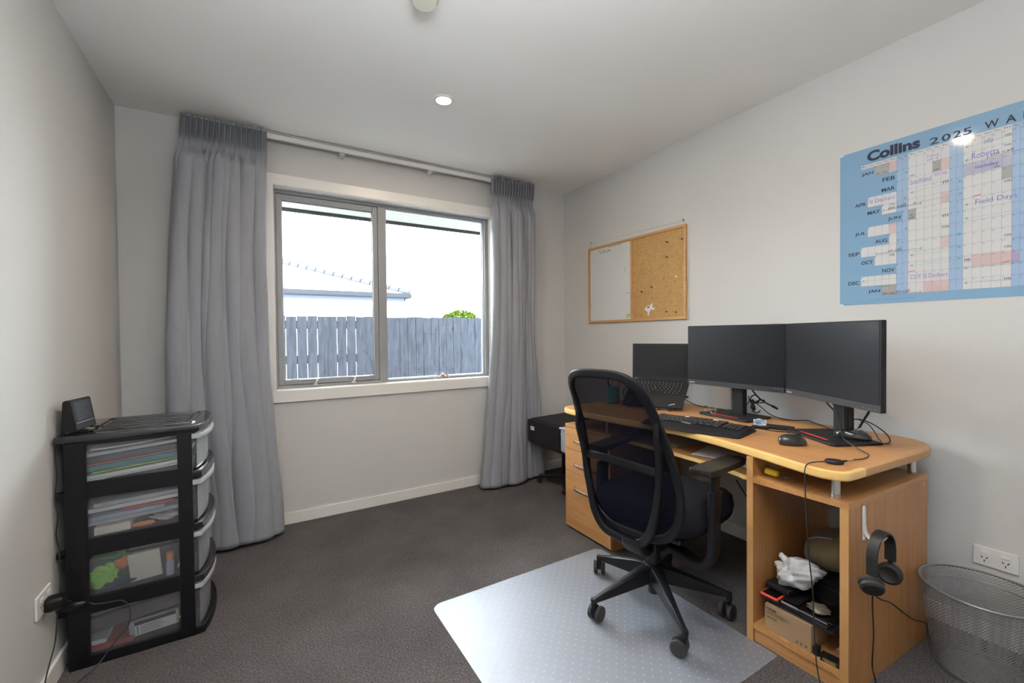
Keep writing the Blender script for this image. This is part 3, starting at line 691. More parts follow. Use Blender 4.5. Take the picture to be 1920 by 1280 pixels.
# ---------------- desk ----------------
dsk = thing('desk', 'beech wood computer desk with drawer pedestal and open cupboard pedestal', 'desk', (2.55, -1.68, 0))
outl = [(2.935, -.925), (2.42, -.922), (2.29, -.928), (2.215, -.960), (2.186, -1.03), (2.192, -1.18), (2.222, -1.42), (2.262, -1.66), (2.268, -1.78), (2.250, -1.93), (2.226, -2.05), (2.202, -2.16), (2.180, -2.24), (2.160, -2.325), (2.160, -2.375), (2.182, -2.412), (2.225, -2.426), (2.45, -2.442), (2.66, -2.456), (2.77, -2.455), (2.85, -2.430), (2.91, -2.37), (2.935, -2.28)]
sm = cr(outl, 6)
sm = [(p.x, p.y) for p in sm]
def offs(P, d):
    out = []; n = len(P)
    for i in range(n):
        a = Vector(P[max(i-1, 0)]); b = Vector(P[min(i+1, n-1)]); t = (b-a).normalized(); nn = Vector((t.y, -t.x)); out.append(tuple(Vector(P[i])-nn*d))
    return out
def offs_sign(P):
    q = offs(P, .01); cx = sum(p[0] for p in P)/len(P); cy = sum(p[1] for p in P)/len(P)
    i = len(P)//2; return 1 if (Vector(q[i])-Vector((cx, cy))).length < (Vector(P[i])-Vector((cx, cy))).length else -1
sg = offs_sign(sm)
inn = offs(sm, .014*sg)
m = MB(); m.prism(inn, .7005, .7300); tp = part('desktop', m, M_beech_y, dsk)
rings = []
for (d, z) in ((.0145, .7302), (.005, .7298), (.001, .7275), (0, .724), (0, .7075), (.001, .7035), (.004, .7008), (.0145, .7003)):
    rings.append([Vector((x, y, z)) for x, y in offs(sm, d*sg)])
ic = min(range(len(sm)), key=lambda i: (Vector(sm[i])-Vector((2.30, -2.430))).length)
m = MB(); m.loft([r[:ic+1] for r in rings], caps=False, closed=False); part('edge_band', m, M_edge, dsk, label='honey yellow rounded front edge of the desktop')
m = MB(); m.loft([r[ic:] for r in rings], caps=False, closed=False); part('edge_band', m, M_edge2, dsk)
def panel(name, lo, hi, mt, b=.001, par=None, label=None):
    m = MB(); m.box(lo, hi, b); return part(name, m, mt, par or dsk, label=label)
# right pedestal, open at the front and back
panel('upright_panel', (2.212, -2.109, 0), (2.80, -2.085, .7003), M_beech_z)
panel('upright_edge', (2.2095, -2.1092, .0), (2.2125, -2.0848, .7002), M_edge2)
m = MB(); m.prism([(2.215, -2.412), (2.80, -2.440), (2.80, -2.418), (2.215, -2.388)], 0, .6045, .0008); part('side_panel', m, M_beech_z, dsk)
m = MB(); m.prism([(2.2125, -2.4125), (2.2155, -2.4122), (2.2155, -2.3878), (2.2125, -2.388)], 0, .605); part('side_edge', m, M_edge2, dsk)
m = MB(); m.prism([(2.211, -2.4135), (2.803, -2.441), (2.803, -2.109), (2.211, -2.109)], .605, .625, .0008); part('pedestal_top', m, M_beech_x, dsk)
m = MB(); m.prism([(2.213, -2.388), (2.80, -2.418), (2.80, -2.109), (2.213, -2.109)], .050, .070, .0008); part('bottom_shelf', m, M_beech_x, dsk)
m = MB(); m.prism([(2.222, -2.388), (2.236, -2.388), (2.236, -2.109), (2.222, -2.109)], .0, .050); part('plinth', m, M_beech_y, dsk)
m = MB(); m.prism([(2.785, -2.417), (2.798, -2.418), (2.798, -2.109), (2.785, -2.109)], .07, .30); part('back_panel', m, M_beech_y, dsk)
# left pedestal with three drawers
PY0, PY1 = -1.335, -.948
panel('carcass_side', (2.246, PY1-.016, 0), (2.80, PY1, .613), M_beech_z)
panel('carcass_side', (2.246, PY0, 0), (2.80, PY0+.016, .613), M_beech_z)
panel('carcass_top', (2.228, PY0, .613), (2.80, PY1, .630), M_beech_x)
panel('carcass_back', (2.785, PY0+.016, .0), (2.80, PY1-.016, .613), M_beech_y)
M_hand = plain('chrome_bow_handle', (.75, .76, .78), .16, 1.0)
for z0, z1, hz in ((.486, .611, .545), (.349, .483, .405), (.012, .346, .262)):
    d = panel('drawer', (2.226, PY0+.001, z0), (2.244, PY1-.001, z1), M_beech_y, .0015)
    m = MB(); m.sweep(cr([(2.226, -1.045, hz), (2.208, -1.052, hz), (2.198, -1.085, hz), (2.196, -1.14, hz), (2.198, -1.195, hz), (2.208, -1.228, hz), (2.226, -1.235, hz)], 5), rrect(.014, .006, .002, 2), up=(0, 0, 1)); part('handle', m, M_hand, d)
# posts, tray
for (x, y, z) in ((2.250, -2.362, .625), (2.765, -2.405, .625), (2.262, -1.055, .630), (2.77, -1.0, .630), (2.262, -1.28, .630)):
    m = MB(); m.lathe([(.0135, z), (.0142, z+.001), (.0142, z+.008), (.0125, z+.009), (.0125, .700), (.0125, .7005)], (x, y, 0), 24); part('post', m, M_chrome, dsk)
m = MB(); tr_ = [(2.78, -1.337), (2.325, -1.337), (2.305, -1.36), (2.31, -1.55), (2.312, -1.80), (2.288, -1.98), (2.272, -2.045), (2.290, -2.083), (2.33, -2.0845), (2.78, -2.0845)]
m.prism([(p.x, p.y) for p in cr(tr_[1:9], 4)]+[tr_[9], tr_[0]], .588, .604, .002); ty = part('keyboard_tray', m, M_beech_y, dsk)
fe = [(p.x, p.y) for p in cr(tr_[1:9], 4)]
m = MB(); m.loft([[Vector((x-.0005, y, z)) for x, y in fe] for z in (.5875, .6045)]+[[Vector((x+.004, y, .6046)) for x, y in fe]], caps=False, closed=False); part('tray_edge', m, M_edge, ty)
for y in (-1.343, -2.078):
    m = MB(); m.box((2.33, y-.005, .604), (2.74, y+.005, .624), .001); part('tray_runner', m, M_chrome, dsk)
for (x, z) in ((2.77, .59), (2.788, .56), (2.788, .50), (2.30, .592)):
    m = MB(); yy = -2.412-(x-2.215)*.0479; m.lathe([(.004, 0), (.004, .001), (.002, .0014)], (x, yy, z), 12, T=Matrix.Rotation(PI/2, 4, 'X')); part('cam_cover', m, M_chrome, dsk)

# ---------------- office chair ----------------
HUB = Vector((2.063, -1.763, 0)); ch = thing('office_chair', 'black mesh back office chair on castors standing on the clear mat', 'chair', tuple(HUB), math.radians(10-90))
M_seat = fabric('black_seat_fabric', (.009, .009, .014), 0, 900, .25, .0)
M_rim = plain('satin_black_rim', (.0055, .006, .0085), .46, spec=.3)
M_mesh = glassy('black_elastic_mesh', (.155, .15, .165), rough=.6, gcol=(.05, .05, .06), diff=(.015, .017, .030), dfac=.50, fres=1.1)
def qz(z):
    K = [(.30, .145), (.38, .160), (.45, .18), (.55, .195), (.68, .222), (.78, .255), (.90, .310), (1.0, .368), (1.06, .40)]
    if z <= K[0][0]: return K[0][1]
    for (a, qa), (b, qb) in zip(K, K[1:]):
        if z <= b: return qa+(qb-qa)*(z-a)/(b-a)
    return K[-1][1]
# outline of the back (lateral, z), clockwise from bottom centre
hw = [(.385, .0), (.385, .08), (.405, .140), (.455, .185), (.53, .207), (.61, .209), (.70, .198), (.80, .184), (.90, .170), (.965, .157), (1.005, .130), (1.024, .085), (1.029, 0)]
sidep = [(l, z) for z, l in hw]
full = sidep+[(-l, z) for l, z in sidep[::-1][1:-1]]
LS = .018
def bp3(l, z, off=0.0, curve=.028):
    return Vector((l+LS, -(qz(z)+off+curve*(1-min(1, abs(l)/.21)**2)), z))
loop = cr([bp3(l, z) for l, z in full], 6, closed=True)
m = MB(); n = len(loop); cen = Vector((LS, -.2, .7))
ups = []
for p in loop:
    d = (p-cen); d.y = 0; ups.append(tuple(d.normalized()))
m.sweep(loop, [(a, b) for a, b in rrect(.034, .020, .008, 3)], up=ups, closed=True); part('back_frame', m, M_rim, ch, local=True)
m = MB()
def width(z):
    Z = [h[0] for h in hw]; L = [h[1] for h in hw]
    if z <= Z[2]: return L[2]*(max(0, (z-Z[0])/(Z[2]-Z[0])))**.5 if z > Z[0] else .06
    for i in range(2, len(Z)-1):
        if z <= Z[i+1]: return L[i]+(L[i+1]-L[i])*(z-Z[i])/(Z[i+1]-Z[i])
    return 0
Zs = [.388, .392, .40, .41]+[.43+.02*i for i in range(29)]+[1.005, 1.015, 1.024]
rows = []
for z in Zs:
    w_ = max(.03, width(z)-.002); rows.append([bp3(-w_+2*w_*k/14, z, -.004) for k in range(15)])
m.loft(rows, caps=False, closed=False); part('back_mesh', m, M_mesh, ch, local=True, ang=80)
# U shaped support behind the mesh
off = .034
U = [(-.150, .872), (-.160, .80), (-.160, .70), (-.158, .60), (-.152, .50), (-.140, .42), (-.108, .366), (-.05, .352), (.02, .350), (.075, .368), (.120, .430), (.150, .52), (.172, .62), (.186, .72), (.194, .80), (.196, .866)]
P = [bp3(l-LS, z, off*(1 if z < .84 else .2), .01) for l, z in U]
Pm = cr(P, 6); sc_ = []
for p in Pm: sc_.append(.75+.55*max(0, min(1, (.80-p.z)/.35)))
m = MB(); cen = Vector((LS, 0, .62)); ups = []
for p in Pm: d = (p-cen); d.y = 0; ups.append(tuple(d.normalized()))
m.sweep(Pm, rrect(.026, .020, .007, 3), up=ups, scale=sc_); sp_ = part('back_support', m, M_rim, ch, local=True)
m = MB(); m.sweep(cr([bp3(-.158-LS, .675, off, .0), bp3(-.08, .685, off+.015, .0), bp3(.04, .682, off+.018, .0), bp3(.176-LS, .668, off, .0)], 6), rrect(.030, .010, .004, 3), up=(0, 0, 1)); part('lumbar_bar', m, M_rim, ch, local=True)
m = MB(); m.sweep(cr([(.03, -.20, .372), (.03, -.19, .33), (.02, -.13, .30), (.0, -.05, .31)], 6), rrect(.09, .035, .012, 3), up=(1, 0, 0)); part('spine_bracket', m, M_blk, ch, local=True)
# seat
rings = []
def seat_ring(z, ins, drop=0.0):
    out = []
    for k in range(48):
        a = 2*PI*k/48; c, s_ = math.cos(a), math.sin(a); e = .55
        x = (.245-ins)*math.copysign(abs(c)**e, c); y = .085+(.255-ins)*math.copysign(abs(s_)**e, s_)
        f = max(0, (y-.20)/.14); out.append(Vector((x, y, z-drop*f*f-.012*(x/.25)**2*0)))
    return out
for z, ins, dr in ((.392, .05, .0), (.388, .02, .0), (.402, .004, .0), (.435, -.002, .0), (.475, .004, .012), (.492, .02, .02), (.502, .05, .026), (.506, .11, .02), (.502, .18, .0), (.500, .24, .0)): rings.append(seat_ring(z, ins, dr))
m = MB(); m.loft(rings); part('seat', m, M_seat, ch, local=True, ang=60)
m = MB(); m.box((-.19, -.13, .366), (.19, .27, .392), .01); part('seat_pan', m, M_blk, ch, local=True)
m = MB(); m.box((-.085, -.12, .285), (.085, .13, .366), .014); m.cyl((-.06, .06, .33), (-.22, .06, .335), .006, n=10); m.box((-.25, .05, .328), (-.20, .075, .342), .004); part('tilt_mechanism', m, M_blk, ch, local=True)
m = MB(); m.lathe([(.030, .150), (.030, .235), (.027, .24), (.027, .245), (.017, .246), (.017, .30)], (0, 0, 0), 28); m.lathe([(.022, .062), (.024, .065), (.024, .15)], (0, 0, 0), 24); part('gas_column', m, M_blk, ch, local=True)
# armrests
for s_ in (1, -1):
    ax = .0
    path = cr([(s_*.055, ax+.0, .300), (s_*.12, ax-.004, .283), (s_*.19, ax-.01, .268), (s_*.238, ax-.012, .285), (s_*.262, ax-.012, .34), (s_*.262, ax-.01, .42), (s_*.262, ax-.005, .52), (s_*.262, ax, .565)], 5)
    m = MB(); m.sweep(path, rrect(.030, .066, .010, 3), up=[(0, 0, 1) if abs(p.x) < .2 else ((-s_, 0, 0) if abs(p.x) > .25 else (-s_*.6, 0, .8)) for p in path]); arm = part('armrest', m, M_rim, ch, local=True)
    m = MB(); m.sweep([(s_*.262, ax, .54), (s_*.262, ax+.004, .632)], rrect(.022, .048, .008, 3), up=(1, 0, 0)); part('arm_slider', m, M_blk, arm, local=True)
    m = MB(); m.sweep([(s_*.262, ax, .555), (s_*.262, ax, .563)], rrect(.034, .070, .01, 3), up=(1, 0, 0)); part('arm_collar', m, M_blk, arm, local=True)
    m = MB(); m.box((s_*.262-.02, ax-.035, .627), (s_*.262+.02, ax+.075, .637), .003); part('pad_plate', m, M_blk, arm, local=True)
    # pad: wedge shaped with rounded ends
    pp = [(-.036, -.115), (.030, -.112), (.043, -.09), (.046, .0), (.046, .13), (.036, .172), (.012, .186), (-.012, .182), (-.034, .168), (-.042, .13), (-.046, .0), (-.046, -.09)]
    T = Matrix.Translation((s_*.250, ax+.03, .637)) @ Matrix.Rotation(math.radians(-4*s_), 4, 'Z')
    pr_ = [(p.x*s_, p.y) for p in cr([(a, b, 0) for a, b in pp], 4, closed=True)]
    m = MB(); m.prism(pr_, 0, .024, .006, T=T); part('arm_pad', m, plain('soft_black_arm_pad', (.013, .013, .012), .38), arm, local=True)
# five-star base with twin-wheel castors
ROT = math.radians(80)
cast_off = [2.6, 1.0, .4, 2.2, 3.4]
m = MB(); m.lathe([(.030, .105), (.043, .11), (.048, .15), (.044, .183), (.036, .190), (.031, .192)], (0, 0, 0), 30); part('base_hub', m, M_rim, ch, local=True)
for k in range(5):
    a = math.radians(26+72*k)+ROT; dx, dy = math.cos(a), math.sin(a); R = Matrix.Rotation(a, 4, 'Z')
    st = [(.030, .027, .115, .188), (.08, .022, .105, .176), (.16, .0165, .095, .150), (.25, .0135, .086, .118), (.292, .0125, .083, .103), (.306, .010, .083, .098)]
    rings = []
    for r, hwid, zb, zt in st:
        rings.append([R @ Vector((r, y, z)) for y, z in ((-hwid, zb+.006), (-hwid*.6, zb), (hwid*.6, zb), (hwid, zb+.006), (hwid*.92, zt-.006), (hwid*.55, zt), (-hwid*.55, zt), (-hwid*.92, zt-.006))])
    m = MB(); m.loft(rings); m.lathe([(.0115, .070), (.0115, .100)], (dx*.297, dy*.297, 0), 16); part('base_arm', m, M_rim, ch, local=True, ang=40)
    cx, cy = dx*.297, dy*.297; b = cast_off[k]+ROT-math.radians(10); ox, oy = math.cos(b)*.018, math.sin(b)*.018
    T = Matrix.Translation((cx+ox, cy+oy, .031+.005)) @ Matrix.Rotation(b, 4, 'Z')
    m = MB(); m.box((-.024, -.007, -.004), (.010, .007, .030), .005, T=T); m.cyl((cx, cy, .05), (cx, cy, .078), .0075, n=12); cs = part('castor', m, M_blk, ch, local=True)
    for sy in (-1, 1):
        Tw = T @ Matrix.Translation((0, sy*.0175, 0)) @ Matrix.Rotation(PI/2, 4, 'X')
        m = MB(); m.lathe([(.010, -.0105), (.023, -.0102), (.0295, -.0065), (.031, 0), (.0295, .0065), (.023, .0102), (.010, .0105)], tuple(Tw.to_translation()), 28, T=Tw.to_3x3().to_4x4()); part('wheel', m, M_rub, cs, local=True)

# ---------------- on the desk ----------------
ZD = .7306
def frame(o, ex, ey):
    ex = Vector(ex).normalized(); ey = Vector(ey); ey = (ey-ex*ex.dot(ey)).normalized(); ez = ex.cross(ey)
    return Matrix(((ex.x, ey.x, ez.x, o[0]), (ex.y, ey.y, ez.y, o[1]), (ex.z, ey.z, ez.z, o[2]), (0, 0, 0, 1)))
M_redl = plain('red_accent_line', (.70, .03, .02), .4)
M_silver = plain('silver_lettering', (.55, .56, .58), .4)
def monitor(label, p0, p1, bc, bang, bw, bd, sa):
    """p0,p1: left and right end of the screen (x,y), viewed from the user"""
    t = thing('monitor', label, 'monitor', (bc[0], bc[1], ZD))
    a = Vector((p0[0], p0[1], 0)); b = Vector((p1[0], p1[1], 0)); W = (b-a).length; ex = (b-a).normalized(); back = Vector((-ex.y, ex.x, 0))  # away from the user
    if back.x < 0: back = -back
    T = Matrix(((ex.x, back.x, 0, a.x), (ex.y, back.y, 0, a.y), (0, 0, 1, .885), (0, 0, 0, 1)))
    m = MB(); m.box((0, 0.0, 0), (W, .020, .325), .003, T=T); part('bezel', m, M_blkm, t)
    m = MB(); m.box((.05, .019, .03), (W-.05, .046, .27), .012, T=T); part('rear_cover', m, M_blkm, t)
    m = MB(); m.box((.006, -.0012, .028), (W-.006, .0005, .319), .0004, T=T); part('screen', m, M_screen, t)
    m = MB(); m.box((.0, -.0018, .0), (W, .001, .0245), .0008, T=T); ch_ = part('chin', m, plain('dark_grey_chin', (.028, .028, .032), .45), t)
    m = MB(); TT = T @ Matrix(((1, 0, 0, 0), (0, 0, -1, -.0021), (0, 1, 0, 0), (0, 0, 0, 1)))
    m.text('Lenovo', TT, box=(.012, .046, .008, .0165), bold=.02); part('logo_lettering', m, M_silver, ch_)
    m = MB()
    for k in range(5): m.box((W-.075+.013*k, -.0024, .009), (W-.070+.013*k, -.0016, .0115), 0, T=T)
    part('button_row', m, M_blkg, ch_)
    # base plate
    Tb = Matrix.Translation((bc[0], bc[1], ZD)) @ Matrix.Rotation(bang, 4, 'Z')
    pl = [(-bw/2+.012, -bd/2), (bw/2-.012, -bd/2), (bw/2, -bd/2+.012), (bw/2-.012, bd/2), (-bw/2+.012, bd/2), (-bw/2, -bd/2+.012)]
    m = MB(); m.prism(pl, 0, .011, .003, T=Tb); bs = part('base_plate', m, M_blkm, t)
    m = MB(); m.box((-bw*.30, -bd/2+.022, .0109), (bw*.26, -bd/2+.0255, .0119), 0, T=Tb); m.box((-bw*.30, -bd/2+.030, .0109), (bw*.26, -bd/2+.0335, .0117), 0, T=Tb); part('red_stripe', m, M_redl, bs, label='thin red lines on the stand base')
    # column
    sc0 = T @ Vector((W*.5+sa, .060, 0)); 
    Tc = Matrix(((ex.x, back.x, 0, sc0.x), (ex.y, back.y, 0, sc0.y), (0, 0, 1, ZD), (0, 0, 0, 1)))
    m = MB(); m.box((-.030, -.010, .010), (.030, .004, .40), .003, T=Tc); m.box((-.030, .004, .010), (-.021, .030, .40), .002, T=Tc); m.box((.021, .004, .010), (.030, .030, .40), .002, T=Tc); m.box((-.021, .012, .010), (.021, .028, .40), .002, T=Tc); part('column', m, M_blkm, t)
    m = MB(); m.box((-.045, -.030, .30), (.045, -.008, .39), .004, T=Tc); part('mounting_head', m, M_blk, t)
    m = MB(); c_ = Tc @ Vector((0, .020, .055)); m.tube([c_+Vector((.020*math.cos(2*PI*k/14)*ex.x, .020*math.cos(2*PI*k/14)*ex.y, .016*math.sin(2*PI*k/14))) for k in range(14)], .0045, 8, closed=True); part('cable_ring', m, M_blk, t)
    return t
monitor('left black monitor on a stand, between the laptop and the other monitor', (2.725, -1.443), (2.723, -1.963), (2.762, -1.695), math.radians(-94), .29, .20, 0.0)
monitor('right black monitor on a stand, angled at the right end of the desk', (2.726, -1.968), (2.463, -2.410), (2.652, -2.185), math.radians(-120), .275, .205, 0.0)

# laptop propped up at a slope
M_lap = plain('soft_black_laptop_shell', (.012, .012, .013), .5, bump=.05, bscale=900); M_key = plain('laptop_key_black', (.008, .008, .009), .45)
FL = Vector((2.500, -1.156, .7405)); FR = Vector((2.646, -1.464, .7405)); ex = (FR-FL).normalized(); nn = Vector((-ex.y, ex.x, 0)); HL = FL+nn*.205+Vector((0, 0, .136))
lw_ = (FR-FL).length; ey = (HL-FL); dl = ey.length
lt = thing('laptop', 'open black laptop propped on a stand at the left end of the desk', 'laptop', tuple((FL+FR)/2))
T = frame(FL, ex, ey)
m = MB(); m.box((0, 0, 0), (lw_, dl, .015), .004, T=T); base = part('base', m, M_lap, lt)
m = MB(); m.box((.017, .108, .0142), (lw_-.017, dl-.022, .0152), .0004, T=T); part('keyboard_well', m, M_key, base)
m = MB(); m.box((lw_*.5-.062, .018, .0148), (lw_*.5+.040, .085, .0153), .0002, T=T); part('touchpad', m, plain('touchpad_black', (.02, .02, .021), .3), base)
m = MB(); m.ball(T @ Vector((lw_*.47, .160, .019)), .0042, 12, 8); part('red_pointing_stick', m, M_red, base, label='red pointing stick between the keys')
rows_ = [(14, 0, .010), (14, 0, .0165), (14, .004, .0165), (13, .006, .0165), (12, .010, .0165), (9, 0, .0165)]
yk = dl-.030; keyproto = None; cnt = 0
m_glyph = MB()
for ri, (nk, inset, kh) in enumerate(rows_):
    wk = (lw_-.040-inset*0)/nk; yk -= kh+.0022
    for k in range(nk):
        x0 = .020+wk*k; kw = wk-.0025
        if ri == 5: 
            ws_ = [1, 1, 1, 1, 4.6, 1, 1, 1, 1.4]; tot = sum(ws_); x0 = .020+(lw_-.04)*sum(ws_[:k])/tot; kw = (lw_-.04)*ws_[k]/tot-.0025
        m = MB(); m.box((x0, yk, .0151), (x0+kw, yk+kh, .0172), .0006, 1, T=T); part('key', m, M_key, base); cnt += 1
        m_glyph.box((x0+kw*.2, yk+kh*.48, .0172), (x0+kw*.2+.0032, yk+kh*.48+.0034, .0174), 0, T=T)
part('key_legends', m_glyph, M_inkw, base)
m = MB(); m.box((lw_-.075, .020, .0149), (lw_-.040, .026, .0154), 0, T=T @ Matrix.Translation((lw_-.06, .02, 0)) @ Matrix.Rotation(.45, 4, 'Z') @ Matrix.Translation((-(lw_-.06), -.02, 0))); part('logo_lettering', m, M_silver, base, label='small silver mark on the palm rest')
m = MB(); m.box((.020, .018, .0149), (.045, .026, .0154), 0, T=T); part('processor_sticker', m, plain('blue_grey_sticker', (.12, .16, .25), .4), base)
HL2 = T @ Vector((0, dl-.004, .010)); up_ = Vector((nn.x*.035, nn.y*.035, 1)); Tl = frame(HL2, ex, up_)   # lid: x along, y up
m = MB(); m.box((0, 0, -.0), (lw_, .225, .008), .003, T=Tl); lid = part('lid', m, M_lap, lt)
m = MB(); m.box((.010, .022, .0078), (lw_-.010, .216, .0087), .0003, T=Tl); part('screen', m, M_screen, lid)
m = MB(); m.cyl(T @ Vector((.03, dl-.002, .010)), T @ Vector((lw_-.03, dl-.002, .010)), .007, n=14); part('hinge', m, M_blk, lt)
m = MB(); m.text('ThinkPad', Tl, box=(.012, .034, .006, .0105), bold=.01); 
m.v = [v+ (Tl.to_3x3() @ Vector((0, 0, .0083))) for v in m.v]; part('lid_lettering', m, M_silver, lid)
m = MB(); m.box((lw_-.001, .10, .004), (lw_+.016, .112, .011), .001, T=T); one('usb_dongle', m, M_blk, 'tiny black dongle plugged in the right side of the laptop', 'usb dongle')
st = thing('laptop_stand', 'black folding stand holding the laptop at a slope', 'laptop stand', tuple((FL+nn*.12).xy)+(ZD,))
for f in (.12, .88):
    p = FL+ex*(lw_*f); q = p+Vector((0, 0, -.003))
    T2 = frame(p, ex, ey)
    m = MB(); m.box((-.009, .004, -.0055), (.009, dl-.02, -.0012), .001, T=T2); part('rail', m, M_blkm, st)
    m = MB(); b_ = p+nn*.19; m.tube([Vector((b_.x, b_.y, ZD+.005)), Vector((b_.x-nn.x*.01, b_.y-nn.y*.01, .855))], .005, 10); part('prop', m, M_blkm, st)
m = MB(); a_ = FL+ex*(lw_*.1)+nn*.19; b_ = FL+ex*(lw_*.9)+nn*.19; m.tube([Vector((a_.x, a_.y, ZD+.0056)), Vector((b_.x, b_.y, ZD+.0056))], .005, 10); part('cross_bar', m, M_blkm, st)
for f in (.62, .80):
    m = MB(); c_ = FL+ex*(lw_*f)-nn*.004; m.ball((c_.x, c_.y, ZD+.0075), (.010, .010, .0075), 12, 8); part('front_stop', m, M_rub, st)

# keyboard: curved wave-shaped black keyboard with palm rest
KC = (2.370, -1.745, ZD); kb = thing('keyboard', 'black full size keyboard with wave shaped palm rest at the desk front', 'keyboard', KC, math.radians(-78.5))
KW, KD = .462, .225
def kwave(x): return .010*math.cos(x/KW*2*PI*1.05)+.006
def ktop(x, y):
    t = (y+KD/2)/KD; return .008+.016*min(1, t*1.6)+.004*math.cos(x/KW*2*PI*1.3)*(.3+.7*t)
def kbody(u, v):
    x = -KW/2+KW*u; e = abs(2*u-1); y = -KD/2+KD*v
    y += -(kwave(x)*.9)*(1-v)+.004*math.sin(PI*u)*v; y = y*(1-.10*max(0, e-.9)*10*abs(2*v-1)**2)
    return x, y
m = MB(); NU, NV = 44, 16; top_ = []; 
def kz(u, v):
    ed = min(min(u, 1-u)*KW, min(v, 1-v)*KD)/.010; ed = min(1, ed); x, y = kbody(u, v); return x, y, .003+(ktop(x, y)-.003)*(ed*(2-ed))**.5
rings = []
for j in range(NV+1): rings.append([Vector(kz(i/NU, j/NV)) for i in range(NU+1)])
m.loft(rings, caps=False, closed=False)
bot = [[Vector((r[i].x, r[i].y, .002)) for i in range(NU+1)] for r in rings]; m.loft(bot, caps=False, closed=False)
ring_t = rings[0]+[r[-1] for r in rings[1:]]+rings[-1][::-1][1:]+[r[0] for r in rings[::-1][1:-1]]
m.loft([ring_t, [Vector((p.x, p.y, .002)) for p in ring_t]], caps=False)
body = part('body', m, M_blkm, kb, local=True)
for sx_ in (-.19, .19):
    for sy_ in (-.08, .08):
        m = MB(); m.cyl((sx_, sy_, 0), (sx_, sy_, .003), .007, n=12); part('foot', m, M_rub, body, local=True)
m = MB(); pts = [Vector((-KW/2+.03+(.40)*t*.5, -.030-kwave(-KW/2+.03+.4*t*.5)*.5+.012*math.sin(PI*t), 0)) for t in [k/14 for k in range(15)]]
for p in pts: p.z = ktop(p.x, p.y)+.002
m.tube(pts, .0018, 6); part('silver_trim', m, M_chrome, body, local=True)
M_keyb = plain('satin_black_keys', (.016, .016, .019), .32); M_keyg = plain('grey_lettered_key', (.55, .56, .58), .4)
gl_ = MB(); nkeys = 0
blocks = [(-.212, .330, 15, [5]), (.128, .074, 4, [5])]
for (bx, bw_, nk, _) in blocks:
    for r in range(6 if nk == 15 else 5):
        y0 = .092-.0185*r-(.003 if r else 0); hgt = .0135 if r == 0 else .0160
        if nk == 4: y0 -= .0185
        widths = [1]*nk
        if nk == 15 and r == 5: widths = [1.3, 1.1, 1.1, 5.2, 1.1, 1.1, 1.3]
        if nk == 15 and r == 4: widths = [2.1]+[1]*10+[2.4]
        if nk == 15 and r == 3: widths = [1.7]+[1]*11+[2.0]
        tot = sum(widths); x = bx
        for w_ in widths:
            kw = bw_*w_/tot; cx = x+kw/2; x += kw
            if nkeys >= 100: continue
            arc = .012*(1-(2*(cx+.047)/.34)**2) if nk == 15 else 0
            yy = y0-arc-.006; z0 = ktop(cx, yy)-.001
            m = MB(); m.box((cx-kw/2+.0009, yy-hgt/2, z0), (cx+kw/2-.0009, yy+hgt/2, z0+.0075), .0018, 1)
            part('key', m, M_keyg if (r == 0 and nkeys in (6, 12)) else M_keyb, kb, local=True); nkeys += 1
            gl_.box((cx-.004, yy+.001, z0+.0076), (cx-.0015, yy+.0035, z0+.0078))
part('key_legends', gl_, M_inkw, kb, local=True)

def mouse(name, label, c, rz, L_, Wd, Hh, mt, mt2):
    g = thing(name, label, 'computer mouse', c, rz)
    def sh(z, k):  # outline scaled
        return [Vector((L_/2*k*math.cos(a)*(1.0), Wd/2*k*math.sin(a)*(1+.10*math.cos(a)), z+0.0)) for a in [2*PI*i/28 for i in range(28)]]
    rings = []
    for j, (z, k) in enumerate(((.0, .90), (.002, .96), (.010, 1.0), (.018, .97), (.026, .87), (.033, .68), (.037, .40), (.038, .12))):
        rr_ = sh(z*Hh/.038, k); 
        for p in rr_: p.x += -.012*(z/.038); 
        rings.append(rr_)
    m = MB(); m.loft(rings); part('body', m, mt, g, local=True, ang=60)
    m = MB(); m.tube([(L_*.18+.010*math.cos(2*PI*k/16), 0, Hh*.80+.010*math.sin(2*PI*k/16)) for k in range(16)], .0035, 8, closed=True); part('scroll_wheel', m, mt2, g, local=True)
    m = MB(); m.tube([(L_*.47, 0, Hh*.35), (L_*.30, 0, Hh*.80), (L_*.05, 0, Hh*1.005)], .0009, 6); part('button_seam', m, M_rub, g, local=True)
    return g
M_mouse = plain('dark_graphite_plastic', (.016, .018, .022), .28, coat=.5)
mouse('computer_mouse', 'dark grey wireless mouse on the desk right of the keyboard', (2.412, -2.152, ZD), math.radians(-28), .108, .066, .040, M_mouse, M_rub)
mouse('computer_mouse', 'glossy black mouse resting on the base of the right monitor', (2.652, -2.262, ZD+.0118), math.radians(-62), .118, .070, .040, M_blkg, M_chrome)

# small things
m = MB(); T = Matrix.Translation((2.655, -1.968, ZD)) @ Matrix.Rotation(math.radians(-72), 4, 'Z'); m.box((-.062, -.034, 0), (.062, .034, .011), .002, T=T); one('hard_drive', m, M_blkm, 'flat black box on the desk between the two monitor bases', 'hard drive')
m = MB(); T = Matrix.Translation((2.592, -1.925, ZD)) @ Matrix.Rotation(math.radians(-75), 4, 'Z'); m.box((-.034, -.018, 0), (.034, .018, .012), .003, T=T); one('usb_hub', m, M_blk, 'small black hub beside the right end of the keyboard', 'usb hub')
g = thing('foil_packet', 'crumpled silver and blue printed packet on the small black hub', 'packet', (2.60, -1.915, ZD+.0125))
T = Matrix.Translation((2.606, -1.915, ZD+.0125+.012)) @ Matrix.Rotation(math.radians(-60), 4, 'Z') @ Matrix.Rotation(math.radians(38), 4, 'X')
rr = random.Random(12)
def pk(u, v): return T @ Vector(((u-.5)*.052, (v-.5)*.038, .004*math.sin(9*u+4*v)+.003*math.sin(13*v)))
